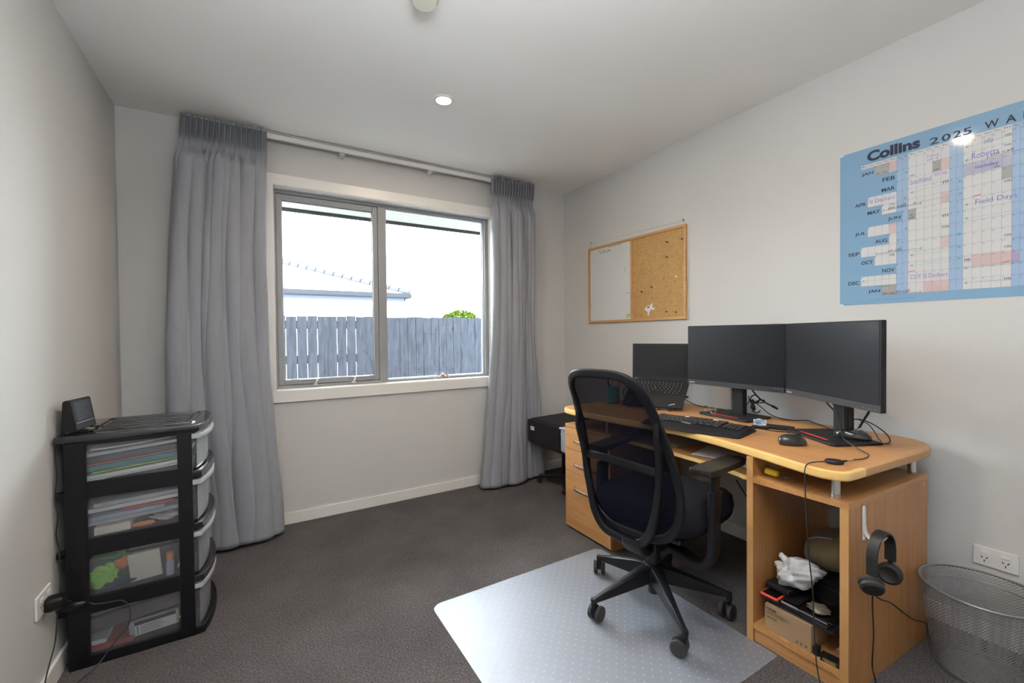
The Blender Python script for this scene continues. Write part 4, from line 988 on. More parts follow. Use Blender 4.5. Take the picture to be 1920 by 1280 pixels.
m = MB(); m.grid(pk, 10, 8); mm = part('wrapper', m, plain('silver_foil', (.50, .53, .60), .3, .4), g, ang=25)
m = MB(); m.box((-.018, -.010, .0055), (.006, -.002, .0062), 0, T=T); m.box((-.018, .002, .0055), (.016, .006, .0062), 0, T=T); part('printed_label', m, M_blu, g)
# headset control puck with cords
M_cord = plain('black_cord', (.012, .012, .012), .45)
pk_ = thing('inline_controller', 'round black headset controller on the front edge of the desk', 'controller', (2.262, -2.352, ZD))
m = MB(); T = Matrix.Translation((2.262, -2.352, 0)) @ Matrix.Rotation(math.radians(-62), 4, 'Z') @ Matrix.Scale(.72, 4, (0, 1, 0)); m.lathe([(.022, ZD), (.027, ZD+.004), (.027, ZD+.008), (.022, ZD+.013), (.001, ZD+.0135)], (0, 0, 0), 28, T=T); 
part('body', m, M_blkm, pk_)
m = MB(); m.cyl((2.290, -2.362, ZD+.005), (2.318, -2.366, ZD+.004), .0035, .0028, 10); part('plug', m, M_blk, pk_)
m = MB(); m.cyl((2.318, -2.366, ZD+.004), (2.345, -2.372, ZD+.004), .0026, n=10); part('jack', m, M_chrome, pk_)
def cord(name, label, pts, r=.0022, n=8, mt=None): 
    m = MB(); m.tube(cr(pts, n), r, 6); return one(name, m, mt or M_cord, label, 'cable')
cord('headset_cord', 'thin black cord looping from the right monitor stand to the round controller', [(2.345, -2.372, ZD+.004), (2.40, -2.385, ZD+.003), (2.465, -2.375, ZD+.003), (2.50, -2.345, ZD+.004), (2.52, -2.305, ZD+.016), (2.56, -2.26, ZD+.03), (2.60, -2.235, ZD+.06), (2.63, -2.215, ZD+.10), (2.66, -2.20, ZD+.15), (2.69, -2.20, ZD+.19)], .002)
cord('controller_cord', 'thin black cord hanging from the round controller down the cupboard front', [(2.238, -2.335, ZD+.006), (2.20, -2.318, ZD+.006), (2.165, -2.315, ZD+.004), (2.148, -2.315, .715), (2.149, -2.316, .66), (2.150, -2.320, .55), (2.152, -2.326, .44), (2.154, -2.336, .33), (2.155, -2.340, .22), (2.155, -2.345, .12), (2.150, -2.358, .05), (2.13, -2.39, .006), (2.10, -2.47, .004)], .002)
cord('monitor_cable', 'black cable running along the desk back between the two monitors', [(2.89, -1.73, .80), (2.90, -1.76, .775), (2.905, -1.80, .745), (2.88, -1.87, .7355), (2.885, -1.93, .735), (2.905, -1.975, .74), (2.89, -2.02, .736), (2.835, -2.09, .735), (2.80, -2.13, .738), (2.77, -2.17, .76)], .0026)
cord('laptop_cable', 'black cable leaving the laptop and lying towards the left monitor base', [(2.80, -1.33, .80), (2.83, -1.36, .765), (2.865, -1.40, .739), (2.87, -1.47, .7345), (2.888, -1.52, .7345), (2.895, -1.58, .7355), (2.893, -1.64, .745), (2.90, -1.69, .79), (2.885, -1.70, .83)], .0026)
cord('keyboard_cable', 'black cable from the small hub to the right monitor base', [(2.570, -1.955, ZD+.004), (2.578, -1.985, ZD+.003), (2.592, -2.02, ZD+.003), (2.604, -2.05, ZD+.003)], .0026)
cord('power_cable', 'thick black cable hanging in a curve behind the left monitor', [(2.80, -1.735, .92), (2.845, -1.742, .87), (2.862, -1.765, .832), (2.865, -1.80, .808), (2.866, -1.835, .794)], .0042)
m = MB(); m.tube([(2.866, -1.833, .795), (2.867, -1.86, .783)], [.0062, .0050], 10); one('cable_plug', m, M_blk, 'black cable plug hanging free behind the left monitor', 'plug')
m = MB()
for k in range(4): m.tube(cr([(2.862+.004*k, -1.722-.003*k, .815), (2.868, -1.728-.004*k, .80), (2.866+.003*k, -1.735+.004*(k % 2), .785), (2.87, -1.730-.005*k, .768), (2.866, -1.738+.003*k, .752)], 5), .0030, 6)
m.tube(cr([(2.868, -1.728, .79), (2.868, -1.718, .812), (2.868, -1.732, .836), (2.868, -1.756, .838), (2.868, -1.768, .82), (2.868, -1.756, .803), (2.868, -1.735, .796)], 6), .0032, 6)
m.tube(cr([(2.872, -1.735, .80), (2.872, -1.765, .815), (2.872, -1.79, .818), (2.872, -1.785, .806), (2.872, -1.755, .80), (2.872, -1.735, .795)], 6), .0032, 6)
m.tube(cr([(2.866, -1.735, .760), (2.862, -1.75, .748), (2.862, -1.765, .753), (2.862, -1.775, .764)], 5), .0030, 6)
m.ball((2.866, -1.733, .778), (.010, .013, .016), 10, 8)
one('cable_bundle', m, M_cord, 'tangled bundle of black cable tied behind the left monitor stand', 'cable')
cord('power_cable', 'black cable drooping left of the right monitor stand', [(2.775, -2.085, .90), (2.785, -2.115, .85), (2.79, -2.145, .815), (2.785, -2.17, .785), (2.775, -2.185, .755)], .0035)
cord('video_cable', 'second black cable beside the right monitor stand', [(2.765, -2.12, .90), (2.772, -2.145, .85), (2.772, -2.165, .81), (2.765, -2.185, .78)], .0042)
cord('power_cable', 'two tone black cable right of the right monitor stand', [(2.72, -2.30, .88), (2.74, -2.275, .835), (2.75, -2.255, .80), (2.76, -2.235, .76)], .0045)
cord('mouse_cable', 'black cable looping out to the right behind the glossy mouse', [(2.77, -2.21, .80), (2.775, -2.24, .802), (2.775, -2.28, .79), (2.77, -2.32, .765), (2.745, -2.345, .745), (2.715, -2.35, .7355), (2.69, -2.335, .7345)], .0026)
cord('audio_cable', 'thin black cable curling down beside the loop behind the glossy mouse', [(2.78, -2.23, .80), (2.785, -2.262, .785), (2.775, -2.285, .76), (2.74, -2.31, .742), (2.725, -2.325, .7345)], .0020)

# reading glasses / clear clip on the left base
g = thing('reading_glasses', 'small clear plastic glasses lying on the left monitor base', 'glasses', (2.71, -1.60, ZD+.0115))
M_cl2 = glassy('clear_acrylic', (.93, .95, .97), rough=.05, diff=(.7, .75, .8), dfac=.16)
for k, (x, y) in enumerate(((2.708, -1.572), (2.690, -1.622))):
    m = MB(); m.tube([(x+.018*math.cos(t)*.25, y+.019*math.cos(t), ZD+.029+.016*math.sin(t)) for t in [2*PI*i/20 for i in range(20)]], .0017, 6, closed=True); part('lens_rim', m, M_cl2, g)
    m = MB(); m.tube(cr([(x, y+(.019 if k == 0 else -.019), ZD+.034), (x+.04, y+(.022 if k == 0 else -.018), ZD+.033), (x+.085, y+(.016 if k == 0 else -.014), ZD+.020)], 5), .0016, 6); part('temple_arm', m, M_cl2, g)
m = MB(); m.tube([(2.705, -1.591, ZD+.034), (2.70, -1.598, ZD+.037), (2.694, -1.604, ZD+.034)], .0016, 6); part('bridge', m, M_cl2, g)

# pen cup seen through the chair mesh
PC = (2.565, -1.010); pc = thing('pen_cup', 'teal ribbed pen cup at the far left of the desk', 'pen cup', PC+(ZD,))
M_cup = plain('teal_cup_plastic', (.10, .30, .29), .45)
prof = [(.030, ZD)]
for k in range(10): z = ZD+.004+k*.0105; prof += [(.038, z), (.040, z+.003), (.040, z+.006), (.037, z+.009)]
m = MB(); m.lathe(prof+[(.034, ZD+.108), (.034, ZD+.01), (.001, ZD+.01)], PC+(0,), 28); part('cup', m, M_cup, pc)
for k, (nm, lab, dx, dy, tx, ty_, hh, mt) in enumerate((('pen', 'dark red pen standing in the pen cup', .01, .012, .008, .010, .155, M_red), ('pen', 'black pen leaning left in the pen cup', -.012, .010, -.010, .012, .145, M_blk), ('pen', 'white pen in the middle of the pen cup', .0, -.004, .0, -.004, .150, M_white), ('marker', 'pink tipped marker leaning right in the pen cup', .012, -.014, .016, -.016, .150, plain('pink_plastic', (.65, .2, .22), .4)))):
    m = MB(); a = Vector((PC[0]+dx*.6, PC[1]+dy*.6, ZD+.013)); b = Vector((PC[0]+dx+tx, PC[1]+dy+ty_, ZD+hh)); m.tube([a, a+(b-a)*.75, a+(b-a)*.76, b], [.0042, .0045, .0052, .0045], 10); one(nm, m, mt, lab, 'pen', group='pens in the pen cup')
m = MB(); c_ = Vector((2.66, -1.035, ZD+.055)); m.tube([c_+Vector((.006*math.cos(t), .034*math.cos(t), .042*math.sin(t))) for t in [2*PI*i/24 for i in range(24)]], .0025, 8, closed=True)
m.tube([c_+Vector((0, 0, -.042)), Vector((2.66, -1.035, ZD+.004))], .003, 8); m.cyl((2.66, -1.035, ZD), (2.66, -1.035, ZD+.006), .020, n=20); one('wire_loop_stand', m, M_blk, 'round black wire loop standing between pen cup and laptop', 'desk stand')

# papers on the keyboard tray
ZT = .6048
slab('paper_sheet', 'white papers on the keyboard tray just behind the armrest', 'paper', M_paper, 2.36, 2.57, -1.93, -1.72, ZT+.004, .003, .0, .002, .25)
slab('paper_sheet', 'white papers at the right end of the keyboard tray by the upright panel', 'paper', M_paper, 2.36, 2.57, -2.065, -1.955, ZT+.003, .003, .0, .001, -.05)
slab('paper_sheet', 'pale paper on the keyboard tray behind the top of the chair back', 'paper', M_gcard, 2.42, 2.63, -1.64, -1.44, ZT+.003, .003, .0, .001, -.2)

# key float on the pedestal top
g = thing('key_float', 'yellow key float with keys under the desktop on the right pedestal', 'key ring', (2.285, -2.14, .6255))
T = Matrix.Translation((2.282, -2.142, .641)) @ Matrix.Rotation(math.radians(-75), 4, 'Z') @ Matrix.Rotation(math.radians(8), 4, 'Y')
m = MB(); m.box((-.026, -.013, -.012), (.022, .013, .012), .009, 3, T=T); part('float', m, plain('yellow_foam', (.85, .55, .02), .6), g)
m = MB(); c_ = T @ Vector((.034, 0, -.006)); m.tube([c_+Vector((.010*math.cos(t)*.4, .011*math.cos(t), .006*math.sin(t))) for t in [2*PI*i/18 for i in range(18)]], .0011, 6, closed=True); part('split_ring', m, M_chrome, g)
for s_ in (-1, 1):
    m = MB(); T2 = Matrix.Translation((2.292+.004*s_, -2.186, .6275+.0016*(s_+1))) @ Matrix.Rotation(math.radians(-60+25*s_), 4, 'Z'); m.box((-.008, -.007, 0), (.006, .007, .0015), .0005, T=T2); m.box((.005, -.0028, 0), (.026, .0028, .0015), .0004, T=T2); part('key', m, M_chrome, g)

# ---------------- inside the cupboard pedestal ----------------
ZS = .0703
M_kraft = plain('kraft_cardboard', (.33, .215, .12), .85, var=.06, vscale=8)
g = thing('cardboard_box', 'brown cardboard box printed HDMI on the bottom shelf of the cupboard', 'box', (2.31, -2.22, ZS))
BX0, BY0, BY1, BZ = 2.224, -2.300, -2.145, .163
m = MB(); m.box((BX0, BY0, ZS), (2.40, BY1, BZ), .0012); part('carton', m, M_kraft, g)
Tf = Matrix(((0, 0, -1, BX0-.0004), (-1, 0, 0, BY1), (0, 1, 0, ZS), (0, 0, 0, 1)))
M_pr = plain('black_carton_print', (.03, .022, .015), .8); M_fd = plain('faded_carton_print', (.12, .08, .045), .85)
m = MB(); m.text('HDMI', Tf, box=(.013, .040, .074, .084), bold=.03); m.add([Tf @ Vector(p) for p in ((.005, .079, 0), (.008, .083, 0), (.011, .079, 0), (.008, .075, 0))], [(0, 1, 2, 3)]); part('printed_lettering', m, M_pr, g)
m = MB()
for k in range(4): m.add([Tf @ Vector(p) for p in ((.006, .070-.0035*k, 0), (.085-.01*(k % 2), .070-.0035*k, 0), (.085-.01*(k % 2), .0715-.0035*k, 0), (.006, .0715-.0035*k, 0))], [(0, 1, 2, 3)])
for k in range(14): m.add([Tf @ Vector(p) for p in ((.007+.0026*k, .044, 0), (.0083+.0026*k+.0006*(k % 2), .044, 0), (.0083+.0026*k+.0006*(k % 2), .053, 0), (.007+.0026*k, .053, 0))], [(0, 1, 2, 3)])
for k, x in enumerate((.108, .121, .136)): m.add([Tf @ Vector(p) for p in ((x, .010, 0), (x+.007, .010, 0), (x+.007, .018, 0), (x, .018, 0))], [(0, 1, 2, 3)])
part('printed_panel', m, M_fd, g)
def dev(name, label, cat, lo, hi, mt, rz=0, b=.003, tilt=0):
    c = Vector(((lo[0]+hi[0])/2, (lo[1]+hi[1])/2, lo[2])); T = Matrix.Translation(c) @ Matrix.Rotation(rz, 4, 'Z') @ Matrix.Rotation(tilt, 4, 'X')
    m = MB(); h = (Vector(hi)-Vector(lo)); m.box((-h.x/2, -h.y/2, 0), (h.x/2, h.y/2, h.z), b, T=T); return one(name, m, mt, label, cat)
M_dglass = plain('dark_phone_glass', (.006, .006, .008), .12, coat=.5); M_gy = plain('grey_phone_edge', (.35, .35, .36), .35, .5)
dev('tablet', 'black tablet lying lowest on the cardboard box', 'tablet', (2.235, -2.365, .1640), (2.40, -2.15, .171), M_blkg, .0, .002)
dev('tablet', 'second black tablet stacked on the cardboard box, jutting right', 'tablet', (2.240, -2.350, .1720), (2.40, -2.195, .180), M_blkg, -.08, .002)
_tb = dev('tablet', 'black tablet with pale front edge topmost at the right of the stack', 'tablet', (2.252, -2.345, .1810), (2.38, -2.232, .189), M_dglass, .1, .003)
m = MB(); m.box((2.2460, -2.338, .1830), (2.2500, -2.238, .1860), .0008); part('pale_edge', m, M_gy, _tb)
g = thing('smartphone', 'phone in a bright red case at the left of the stack', 'phone', (2.28, -2.15, .172))
m = MB(); m.box((2.232, -2.185, .183), (2.345, -2.122, .1925), .0045, 3); part('case', m, plain('bright_red_silicone', (.75, .06, .04), .5), g)
m = MB(); m.box((2.237, -2.180, .1915), (2.340, -2.127, .1935), .001); part('screen', m, M_dglass, g)
dev('smartphone', 'dark green phone under the red one', 'phone', (2.238, -2.182, .1722), (2.35, -2.125, .1825), plain('dark_green_case', (.01, .035, .03), .5), .05)
g = thing('smartphone', 'white edged phone in the middle of the stack', 'phone', (2.29, -2.22, .181))
m = MB(); m.box((2.246, -2.248, .1802), (2.36, -2.190, .1885), .003); part('body', m, M_gy, g)
m = MB(); m.box((2.249, -2.245, .1880), (2.357, -2.193, .1895), .0005); part('screen', m, M_dglass, g)
dev('smartphone', 'black phone lying on the white edged phone', 'phone', (2.256, -2.246, .1900), (2.365, -2.196, .1985), M_blk, -.05)
g = crumple('smart_band', 'shiny metallic grey watch strap on the right tablet', 'strap', plain('pewter_strap', (.35, .31, .26), .3, .7), (2.29, -2.295, .2005), (.030, .034, .011), 22, .18)
dev('charger_case', 'matt black case lying on the red cased phone', 'case', (2.27, -2.215, .1990), (2.42, -2.125, .221), M_blkm, -.1, .008)
g = thing('plastic_bag', 'crumpled white plastic bag with blue print in the cupboard', 'bag', (2.34, -2.20, .222))
rr = random.Random(21)
def bagf(d):
    return 1+.13*math.sin(5*d.x+3*d.z)+.10*math.sin(7*d.y-4*d.z)+.06*math.sin(13*d.z+9*d.x)+.05*math.sin(17*d.y+5*d.x)+.035*abs(math.sin(19*d.z-11*d.y))+.03*abs(math.sin(23*d.x+15*d.y))
m = MB(); m.M = Matrix.Translation((2.335, -2.205, .272)) @ Matrix.Rotation(math.radians(-28), 4, 'X'); m.ball((0, 0, 0), (.055, .075, .046), 64, 40, bagf); m.M = None
part('bag_body', m, plain('translucent_white_polythene', (.50, .52, .54), .35, bump=.5, bscale=60), g, ang=60)
m = MB(); m.M = Matrix.Translation((2.32, -2.168, .312)) @ Matrix.Rotation(.6, 4, 'X'); m.ball((0, 0, 0), (.010, .022, .012), 24, 16, bagf); m.M = None; part('knot', m, plain('white_polythene', (.55, .57, .6), .35), g)
m = MB()
T = Matrix.Translation((2.286, -2.205, .262)) @ Matrix.Rotation(math.radians(-28), 4, 'X')
for k, (a, b, w__, h__) in enumerate(((.005, .006, .012, .010), (-.016, .010, .014, .012), (-.036, .004, .010, .008))): m.box((-.004, a-w__/2, b-h__/2), (.002, a+w__/2, b+h__/2), .001, T=T)
part('blue_print', m, plain('pale_blue_print', (.18, .32, .52), .5), g)
m = MB(); m.M = Matrix.Translation((2.53, -2.262, .330)) @ Matrix.Rotation(math.radians(-24), 4, 'X')
m.ball((0, 0, 0), (.14, .118, .072), 36, 20, lambda d: (1+.05*math.sin(4*d.x+2*d.y))*(1/(max(abs(d.x), .82*abs(d.y)+.15*abs(d.z), .8*abs(d.z))**.35))*.88); m.M = None
g = thing('toiletry_bag', 'olive brown fabric bag behind the white plastic bag in the cupboard', 'bag', (2.56, -2.265, .25)); part('body', m, fabric('olive_canvas', (.15, .115, .06), 0, 500, .2), g, ang=60)
m = MB(); m.tube(cr([(2.452, -2.19, .365), (2.448, -2.225, .385), (2.449, -2.27, .395)], 6), .0028, 6); part('zip', m, M_gy, g)
dev('laptop_bag', 'black laptop bag standing at the back of the cupboard', 'bag', (2.47, -2.385, ZS), (2.72, -2.125, .225), fabric('black_nylon', (.008, .008, .009), 0, 500, .2), 0, .02)
dev('cable_pile', 'black soft case in shadow right of the cardboard box', 'case', (2.415, -2.385, ZS), (2.462, -2.15, .225), M_blkm, 0, .012)
g = thing('small_box', 'small black box with gold lettering at the front of the bottom shelf', 'box', (2.245, -2.36, ZS))
T = Matrix.Translation((2.235, -2.355, ZS)) @ Matrix.Rotation(math.radians(-84), 4, 'Z'); m = MB(); m.box((-.027, -.014, 0), (.027, .014, .021), .001, T=T); part('carton', m, M_blkg, g)
m = MB(); TT = T @ Matrix.Translation((0, -.0142, 0)) @ Matrix.Rotation(PI/2, 4, 'X')
M_gold = plain('gold_print', (.55, .40, .14), .35, .6)
for k, (x0, x1, y0) in enumerate(((-.018, .018, .011), (-.022, .021, .0065), (-.014, .018, .003))): m.add([TT @ Vector(p) for p in ((x0, y0, .0002), (x1, y0, .0002), (x1, y0+.0024, .0002), (x0, y0+.0024, .0002))], [(0, 1, 2, 3)])
part('gold_lettering', m, M_gold, g)
dev('usb_charger', 'small black charger block beside the cardboard box', 'adapter', (2.225, -2.322, ZS), (2.250, -2.304, .100), M_blk, .1, .003)
m = MB(); m.ball((2.232, -2.378, ZS+.009), (.012, .010, .009), 16, 10); one('rubber_plug', m, M_rub, 'round black rubber plug at the front right of the bottom shelf', 'plug')
m = MB(); m.add([(2.32, -2.335, ZS+.001), (2.345, -2.375, ZS+.001), (2.30, -2.37, ZS+.001), (2.33, -2.36, ZS+.030)], [(0, 1, 3), (1, 2, 3), (2, 0, 3), (0, 2, 1)]); one('paper_scrap', m, M_paper, 'folded white paper scrap at the back of the bottom shelf', 'paper')

# ---------------- headphones on their hook ----------------
hk = thing('adhesive_hook', 'white adhesive hook on the side of the desk', 'hook', (2.305, -2.417, .50))
m = MB(); m.sweep([(2.304, -2.4185, .602), (2.304, -2.4190, .594), (2.304, -2.4195, .56), (2.304, -2.4195, .52), (2.304, -2.419, .492)], [(a*.4, b) for a, b in circ(.011, 16)], up=(0, 1, 0), scale=[.5, .85, 1, 1, .8]); part('plate', m, M_white, hk)
m = MB(); m.sweep(cr([(2.304, -2.420, .545), (2.304, -2.425, .515), (2.304, -2.440, .500), (2.304, -2.466, .504), (2.304, -2.482, .526)], 6), rrect(.005, .017, .002, 3), up=(0, 1, 0)); part('prong', m, M_white, hk)
hp = thing('headphones', 'black on-ear headphones hanging from the white hook on the desk side', 'headphones', (2.30, -2.455, .42))
M_hp = plain('black_headband_leather', (.012, .012, .012), .45); M_pad = plain('black_ear_cushion', (.015, .014, .014), .55)
HA = math.radians(-3); hc = Vector((2.262, -2.449, .468)); hd_ = Vector((math.cos(HA), math.sin(HA), 0))
# headband arch in the plane of hd_ and z
arc = []
for k in range(15):
    a = PI*(1.06-1.12*k/14); arc.append(hc+hd_*(.060*math.cos(a))+Vector((0, 0, .010+.070*math.sin(a))))
nrm = hd_.cross(Vector((0, 0, 1)))
sh = Vector((0, -.030, 0))
arc = [p+sh for p in arc]
L0 = arc[0]+Vector((0, 0, -.035))+hd_*(-.0); R0 = arc[-1]+Vector((0, 0, -.018))
m = MB(); m.sweep(cr([L0]+arc+[R0], 3), rrect(.008, .030, .003, 3), up=[tuple((p-(hc+sh)).normalized()) for p in cr([L0]+arc+[R0], 3)]); part('headband', m, M_hp, hp)
for side, c_, tilt in ((-1, L0+Vector((0, 0, -.035)), -.55), (1, R0+Vector((0, 0, -.040)), .0)):
    T = Matrix.Translation(c_) @ Matrix.Rotation(HA, 4, 'Z') @ Matrix.Rotation(tilt*1.2, 4, 'Y') @ Matrix.Rotation((.5 if side < 0 else .15), 4, 'Z') @ Matrix.Rotation(PI/2*side*-1, 4, 'Y')
    m = MB(); m.lathe([(.010, -.014), (.026, -.012), (.031, -.006), (.031, .003)], tuple(T.to_translation()), 28, T=T.to_3x3().to_4x4()); cup = part('ear_cup', m, M_hp, hp)
    m = MB(); m.lathe([(.029, .003), (.033, .008), (.032, .016), (.024, .019), (.014, .013), (.001, .012)], tuple(T.to_translation()), 28, T=T.to_3x3().to_4x4()); part('ear_cushion', m, M_pad, cup)
    m = MB(); p = (L0 if side < 0 else R0); m.sweep([p+Vector((0, 0, .008)), p+Vector((0, 0, -.016)), c_+Vector((0, 0, .016))], rrect(.006, .014, .002, 2), up=tuple(hd_)); part('slider_arm', m, M_blk, hp)
b0 = L0+Vector((0.004, 0, -.064))
cord('headphone_cable', 'black cable hanging from the headphones down past the desk side', [b0, b0+Vector((.006, .002, -.045)), b0+Vector((.008, 0, -.12)), b0+Vector((.0, 0, -.21)), (2.24, -2.47, .10), (2.215, -2.50, .03), (2.20, -2.56, .005), (2.22, -2.66, .004)], .0022)
cord('headphone_cable', 'black cable running from the headphones behind the waste bin', [b0+Vector((.012, 0, .002)), b0+Vector((.06, .0, -.03)), (2.42, -2.452, .262), (2.53, -2.452, .19), (2.62, -2.455, .135), (2.70, -2.455, .10), (2.80, -2.452, .04), (2.86, -2.46, .004)], .0026)

# ---------------- waste bin ----------------
BC = (2.722, -2.602); bn = thing('waste_bin', 'round grey wire mesh waste bin on the carpet beside the desk', 'waste bin', BC+(0,))
def binmesh():
    m = NT('grey_wire_mesh'); p = m.p; p.inputs['Base Color'].default_value = (.30, .30, .31, 1); p.inputs['Metallic'].default_value = .5; p.inputs['Roughness'].default_value = .45
    tc = m.n('TexCoord'); sp = m.n('SeparateXYZ'); m.l(tc.outputs['Object'], sp.inputs[0])
    an = m.math('MULTIPLY', m.math('ARCTAN2', sp.outputs[1], sp.outputs[0]), 45.0); zz = m.math('MULTIPLY', sp.outputs[2], 300.0)
    a = m.math('ABSOLUTE', m.math('SINE', m.math('ADD', an, zz))); b = m.math('ABSOLUTE', m.math('SINE', m.math('SUBTRACT', an, zz)))
    f = m.math('GREATER_THAN', m.math('MULTIPLY', a, b), .42)
    tr = m.n('BsdfTransparent'); mx = m.n('MixShader'); m.l(m.math('MULTIPLY', f, .97), mx.inputs[0]); m.l(p.outputs[0], mx.inputs[1]); m.l(tr.outputs[0], mx.inputs[2]); m.l(mx.outputs[0], m.out.inputs[0]); return m.mat
M_bin = binmesh(); M_binm = plain('grey_powder_coated_metal', (.24, .24, .25), .38, .6)
m = MB(); m.lathe([(.118, .012), (.130, .08), (.145, .19), (.156, .287)], BC+(0,), 96, caps=False); part('mesh_wall', m, M_bin, bn, ang=80)
m = MB(); m.tube([(BC[0]+.157*math.cos(2*PI*k/72), BC[1]+.157*math.sin(2*PI*k/72), .289) for k in range(72)], .0042, 10, closed=True); part('rim', m, M_binm, bn)
m = MB(); m.tube([(BC[0]+.148*math.cos(2*PI*k/72), BC[1]+.148*math.sin(2*PI*k/72), .252) for k in range(72)], .0014, 6, closed=True); part('weld_band', m, M_binm, bn)
m = MB(); m.lathe([(.119, .002), (.121, .014), (.117, .016), (.116, .006)], BC+(0,), 64, caps=False); part('base_ring', m, M_binm, bn)
m = MB(); m.lathe([(.1165, .006), (.08, .008), (.001, .009)], BC+(0,), 64); part('base_mesh', m, M_bin, bn)

TR = Matrix(((0, 0, -1, 2.97), (-1, 0, 0, -2.5855), (0, 1, 0, .316), (0, 0, 0, 1)))
socket('wall_socket', 'white double power socket on the right wall above the waste bin', TR)
cord('floor_cable', 'black cable hanging down the wall under the desk onto the carpet', [(2.90, -1.62, .35), (2.90, -1.66, .30), (2.90, -1.72, .22), (2.89, -1.80, .12), (2.86, -1.88, .05), (2.83, -1.95, .006), (2.84, -2.03, .004)], .0032)

# ---------------- notice board ----------------
XW = 2.9698
bd = thing('notice_board', 'wood framed notice board, half whiteboard half cork, on the right wall', 'notice board', (XW, -.797, 1.259))
y0, y1, z0, z1 = -.336, -1.258, 1.259, 1.862; fw_ = .017; ym = -.800
M_fr = wood('pine_board_frame', (.42, .20, .06), (.60, .33, .12), 'y', .4)
m = MB(); xs = (XW-.016, XW-.0005)
m.box((xs[0], y1, z1-fw_), (xs[1], y0, z1), .002); m.box((xs[0], y1, z0), (xs[1], y0, z0+fw_), .002); m.box((xs[0], y1, z0+fw_), (xs[1], y1+fw_, z1-fw_), .002); m.box((xs[0], y0-fw_, z0+fw_), (xs[1], y0, z1-fw_), .002); m.box((xs[0]+.002, ym-.011, z0+fw_), (xs[1], ym+.011, z1-fw_), .002)
part('frame', m, M_fr, bd)
m = MB(); m.box((XW-.007, ym+.010, z0+.012), (XW-.0015, y0-.012, z1-.012)); wb = part('whiteboard_panel', m, plain('whiteboard_enamel', (.66, .68, .69), .16, coat=.3), bd)
def corkmat():
    mt = NT('cork'); v = mt.co(); vo = mt.n('TexVoronoi'); vo.inputs['Scale'].default_value = 260; mt.l(v, vo.inputs['Vector']); f = mt.noise(v, 60, 5, .7)
    c = mt.ramp(mt.math('ADD', mt.math('MULTIPLY', vo.outputs['Distance'], .5), mt.math('MULTIPLY', f, .7)), [(.35, (.30, .155, .05)), (.6, (.46, .27, .10)), (.8, (.54, .34, .145))]); mt.l(c, mt.p.inputs['Base Color']); mt.p.inputs['Roughness'].default_value = .9; mt.bump(f, .3, .001); return mt.mat
m = MB(); m.box((XW-.008, y1+.012, z0+.012), (XW-.0015, ym-.010, z1-.012)); part('cork_panel', m, corkmat(), bd)
def wallT(x): return Matrix(((0, 0, -1, x), (-1, 0, 0, 0), (0, 1, 0, 0), (0, 0, 0, 1)))   # (u,v) -> y=-u, z=v
Tw = wallT(XW-.0073)
M_mark = plain('grey_black_marker', (.05, .05, .06), .7)
m = MB(); m.text('To Do List', Tw, box=(.455, .585, 1.802, 1.826)); m.text('Purchase note', Tw, box=(.565, .70, 1.832, 1.842)); m.tube([(XW-.0075, -.735, 1.468), (XW-.0075, -.765, 1.466), (XW-.0075, -.785, 1.468)], .0008, 5); m.tube([(XW-.0075, -.732, 1.665), (XW-.0075, -.735, 1.64), (XW-.0075, -.730, 1.628)], .0008, 5); part('handwriting', m, M_mark, wb)
m = MB(); m.tube(cr([(XW-.0083, -.83, 1.835), (XW-.0083, -.87, 1.842), (XW-.0083, -.91, 1.838), (XW-.0083, -.945, 1.847)], 5), .0007, 5); part('pencil_marks', m, M_mark, bd)
def xyw(y, z, x=XW): return (x, y, z)
for k, (lab, y, z) in enumerate((('small nail in the wall above the left corner of the notice board', -.364, 1.905), ('small nail in the wall above the right corner of the notice board', -1.238, 1.888))):
    m = MB(); m.cyl((XW, y, z), (XW-.014, y, z+.003), .0022, n=8); m.cyl((XW-.012, y, z+.003), (XW-.0145, y, z+.0035), .0045, n=10); one('nail', m, plain('dull_nail_metal', (.25, .24, .22), .4, .8), lab, 'nail')
m = MB(); m.tube([(XW-.006, -.350, 1.863), (XW-.009, -.364, 1.902), (XW-.009, -.8, 1.896), (XW-.009, -1.238, 1.885), (XW-.006, -1.245, 1.863)], .0009, 6); one('hanging_string', m, plain('green_twine', (.42, .46, .38), .7), 'thin pale string stretched between the nails above the notice board', 'string')
pins = [('brass', -.887, 1.746, 'brass pin high at the left of the cork, left one of the close pair'), ('brass', -.937, 1.755, 'brass pin high at the left of the cork, right one of the close pair'), ('brass', -.893, 1.699, 'brass pin just below the close pair of pins on the cork'),
        ('dark', -1.114, 1.773, 'dark pin near the top middle right of the cork'), ('dark', -1.113, 1.674, 'dark pin directly below the top dark pin on the cork'), ('dark', -1.230, 1.770, 'dark pin at the very right edge of the cork, near the top'),
        ('brass', -1.187, 1.537, 'brass pin at mid height near the right edge of the cork'), ('dark', -.983, 1.489, 'dark pin standing alone right of the cork centre, low down'), ('green', -.894, 1.466, 'green pin at the lower left of the cork'),
        ('dark', -1.107, 1.314, 'dark pin at the bottom of the cork right of the white cut out'), ('green', -1.182, 1.307, 'green pin at the bottom right corner of the cork'), ('dark', -.958, 1.352, 'dark pin holding the white paper cut out on the cork')]
PM = {'brass': plain('brass_pin', (.60, .45, .16), .3, .8), 'dark': plain('dark_pin_plastic', (.03, .03, .035), .3), 'green': plain('green_pin_plastic', (.02, .18, .05), .3)}
for c, y, z, lab in pins:
    x = XW-.008-(.003 if 'holding' in lab else 0); m = MB(); T = Matrix.Rotation(-PI/2, 4, 'Y'); m.lathe([(.0045, 0), (.0045, .002), (.0022, .004), (.0022, .008), (.0055, .010), (.0055, .0115)], (x, y, z), 12, T=T)
    one('drawing_pin', m, PM[c], lab, 'drawing pin', group='drawing pins on the cork board')
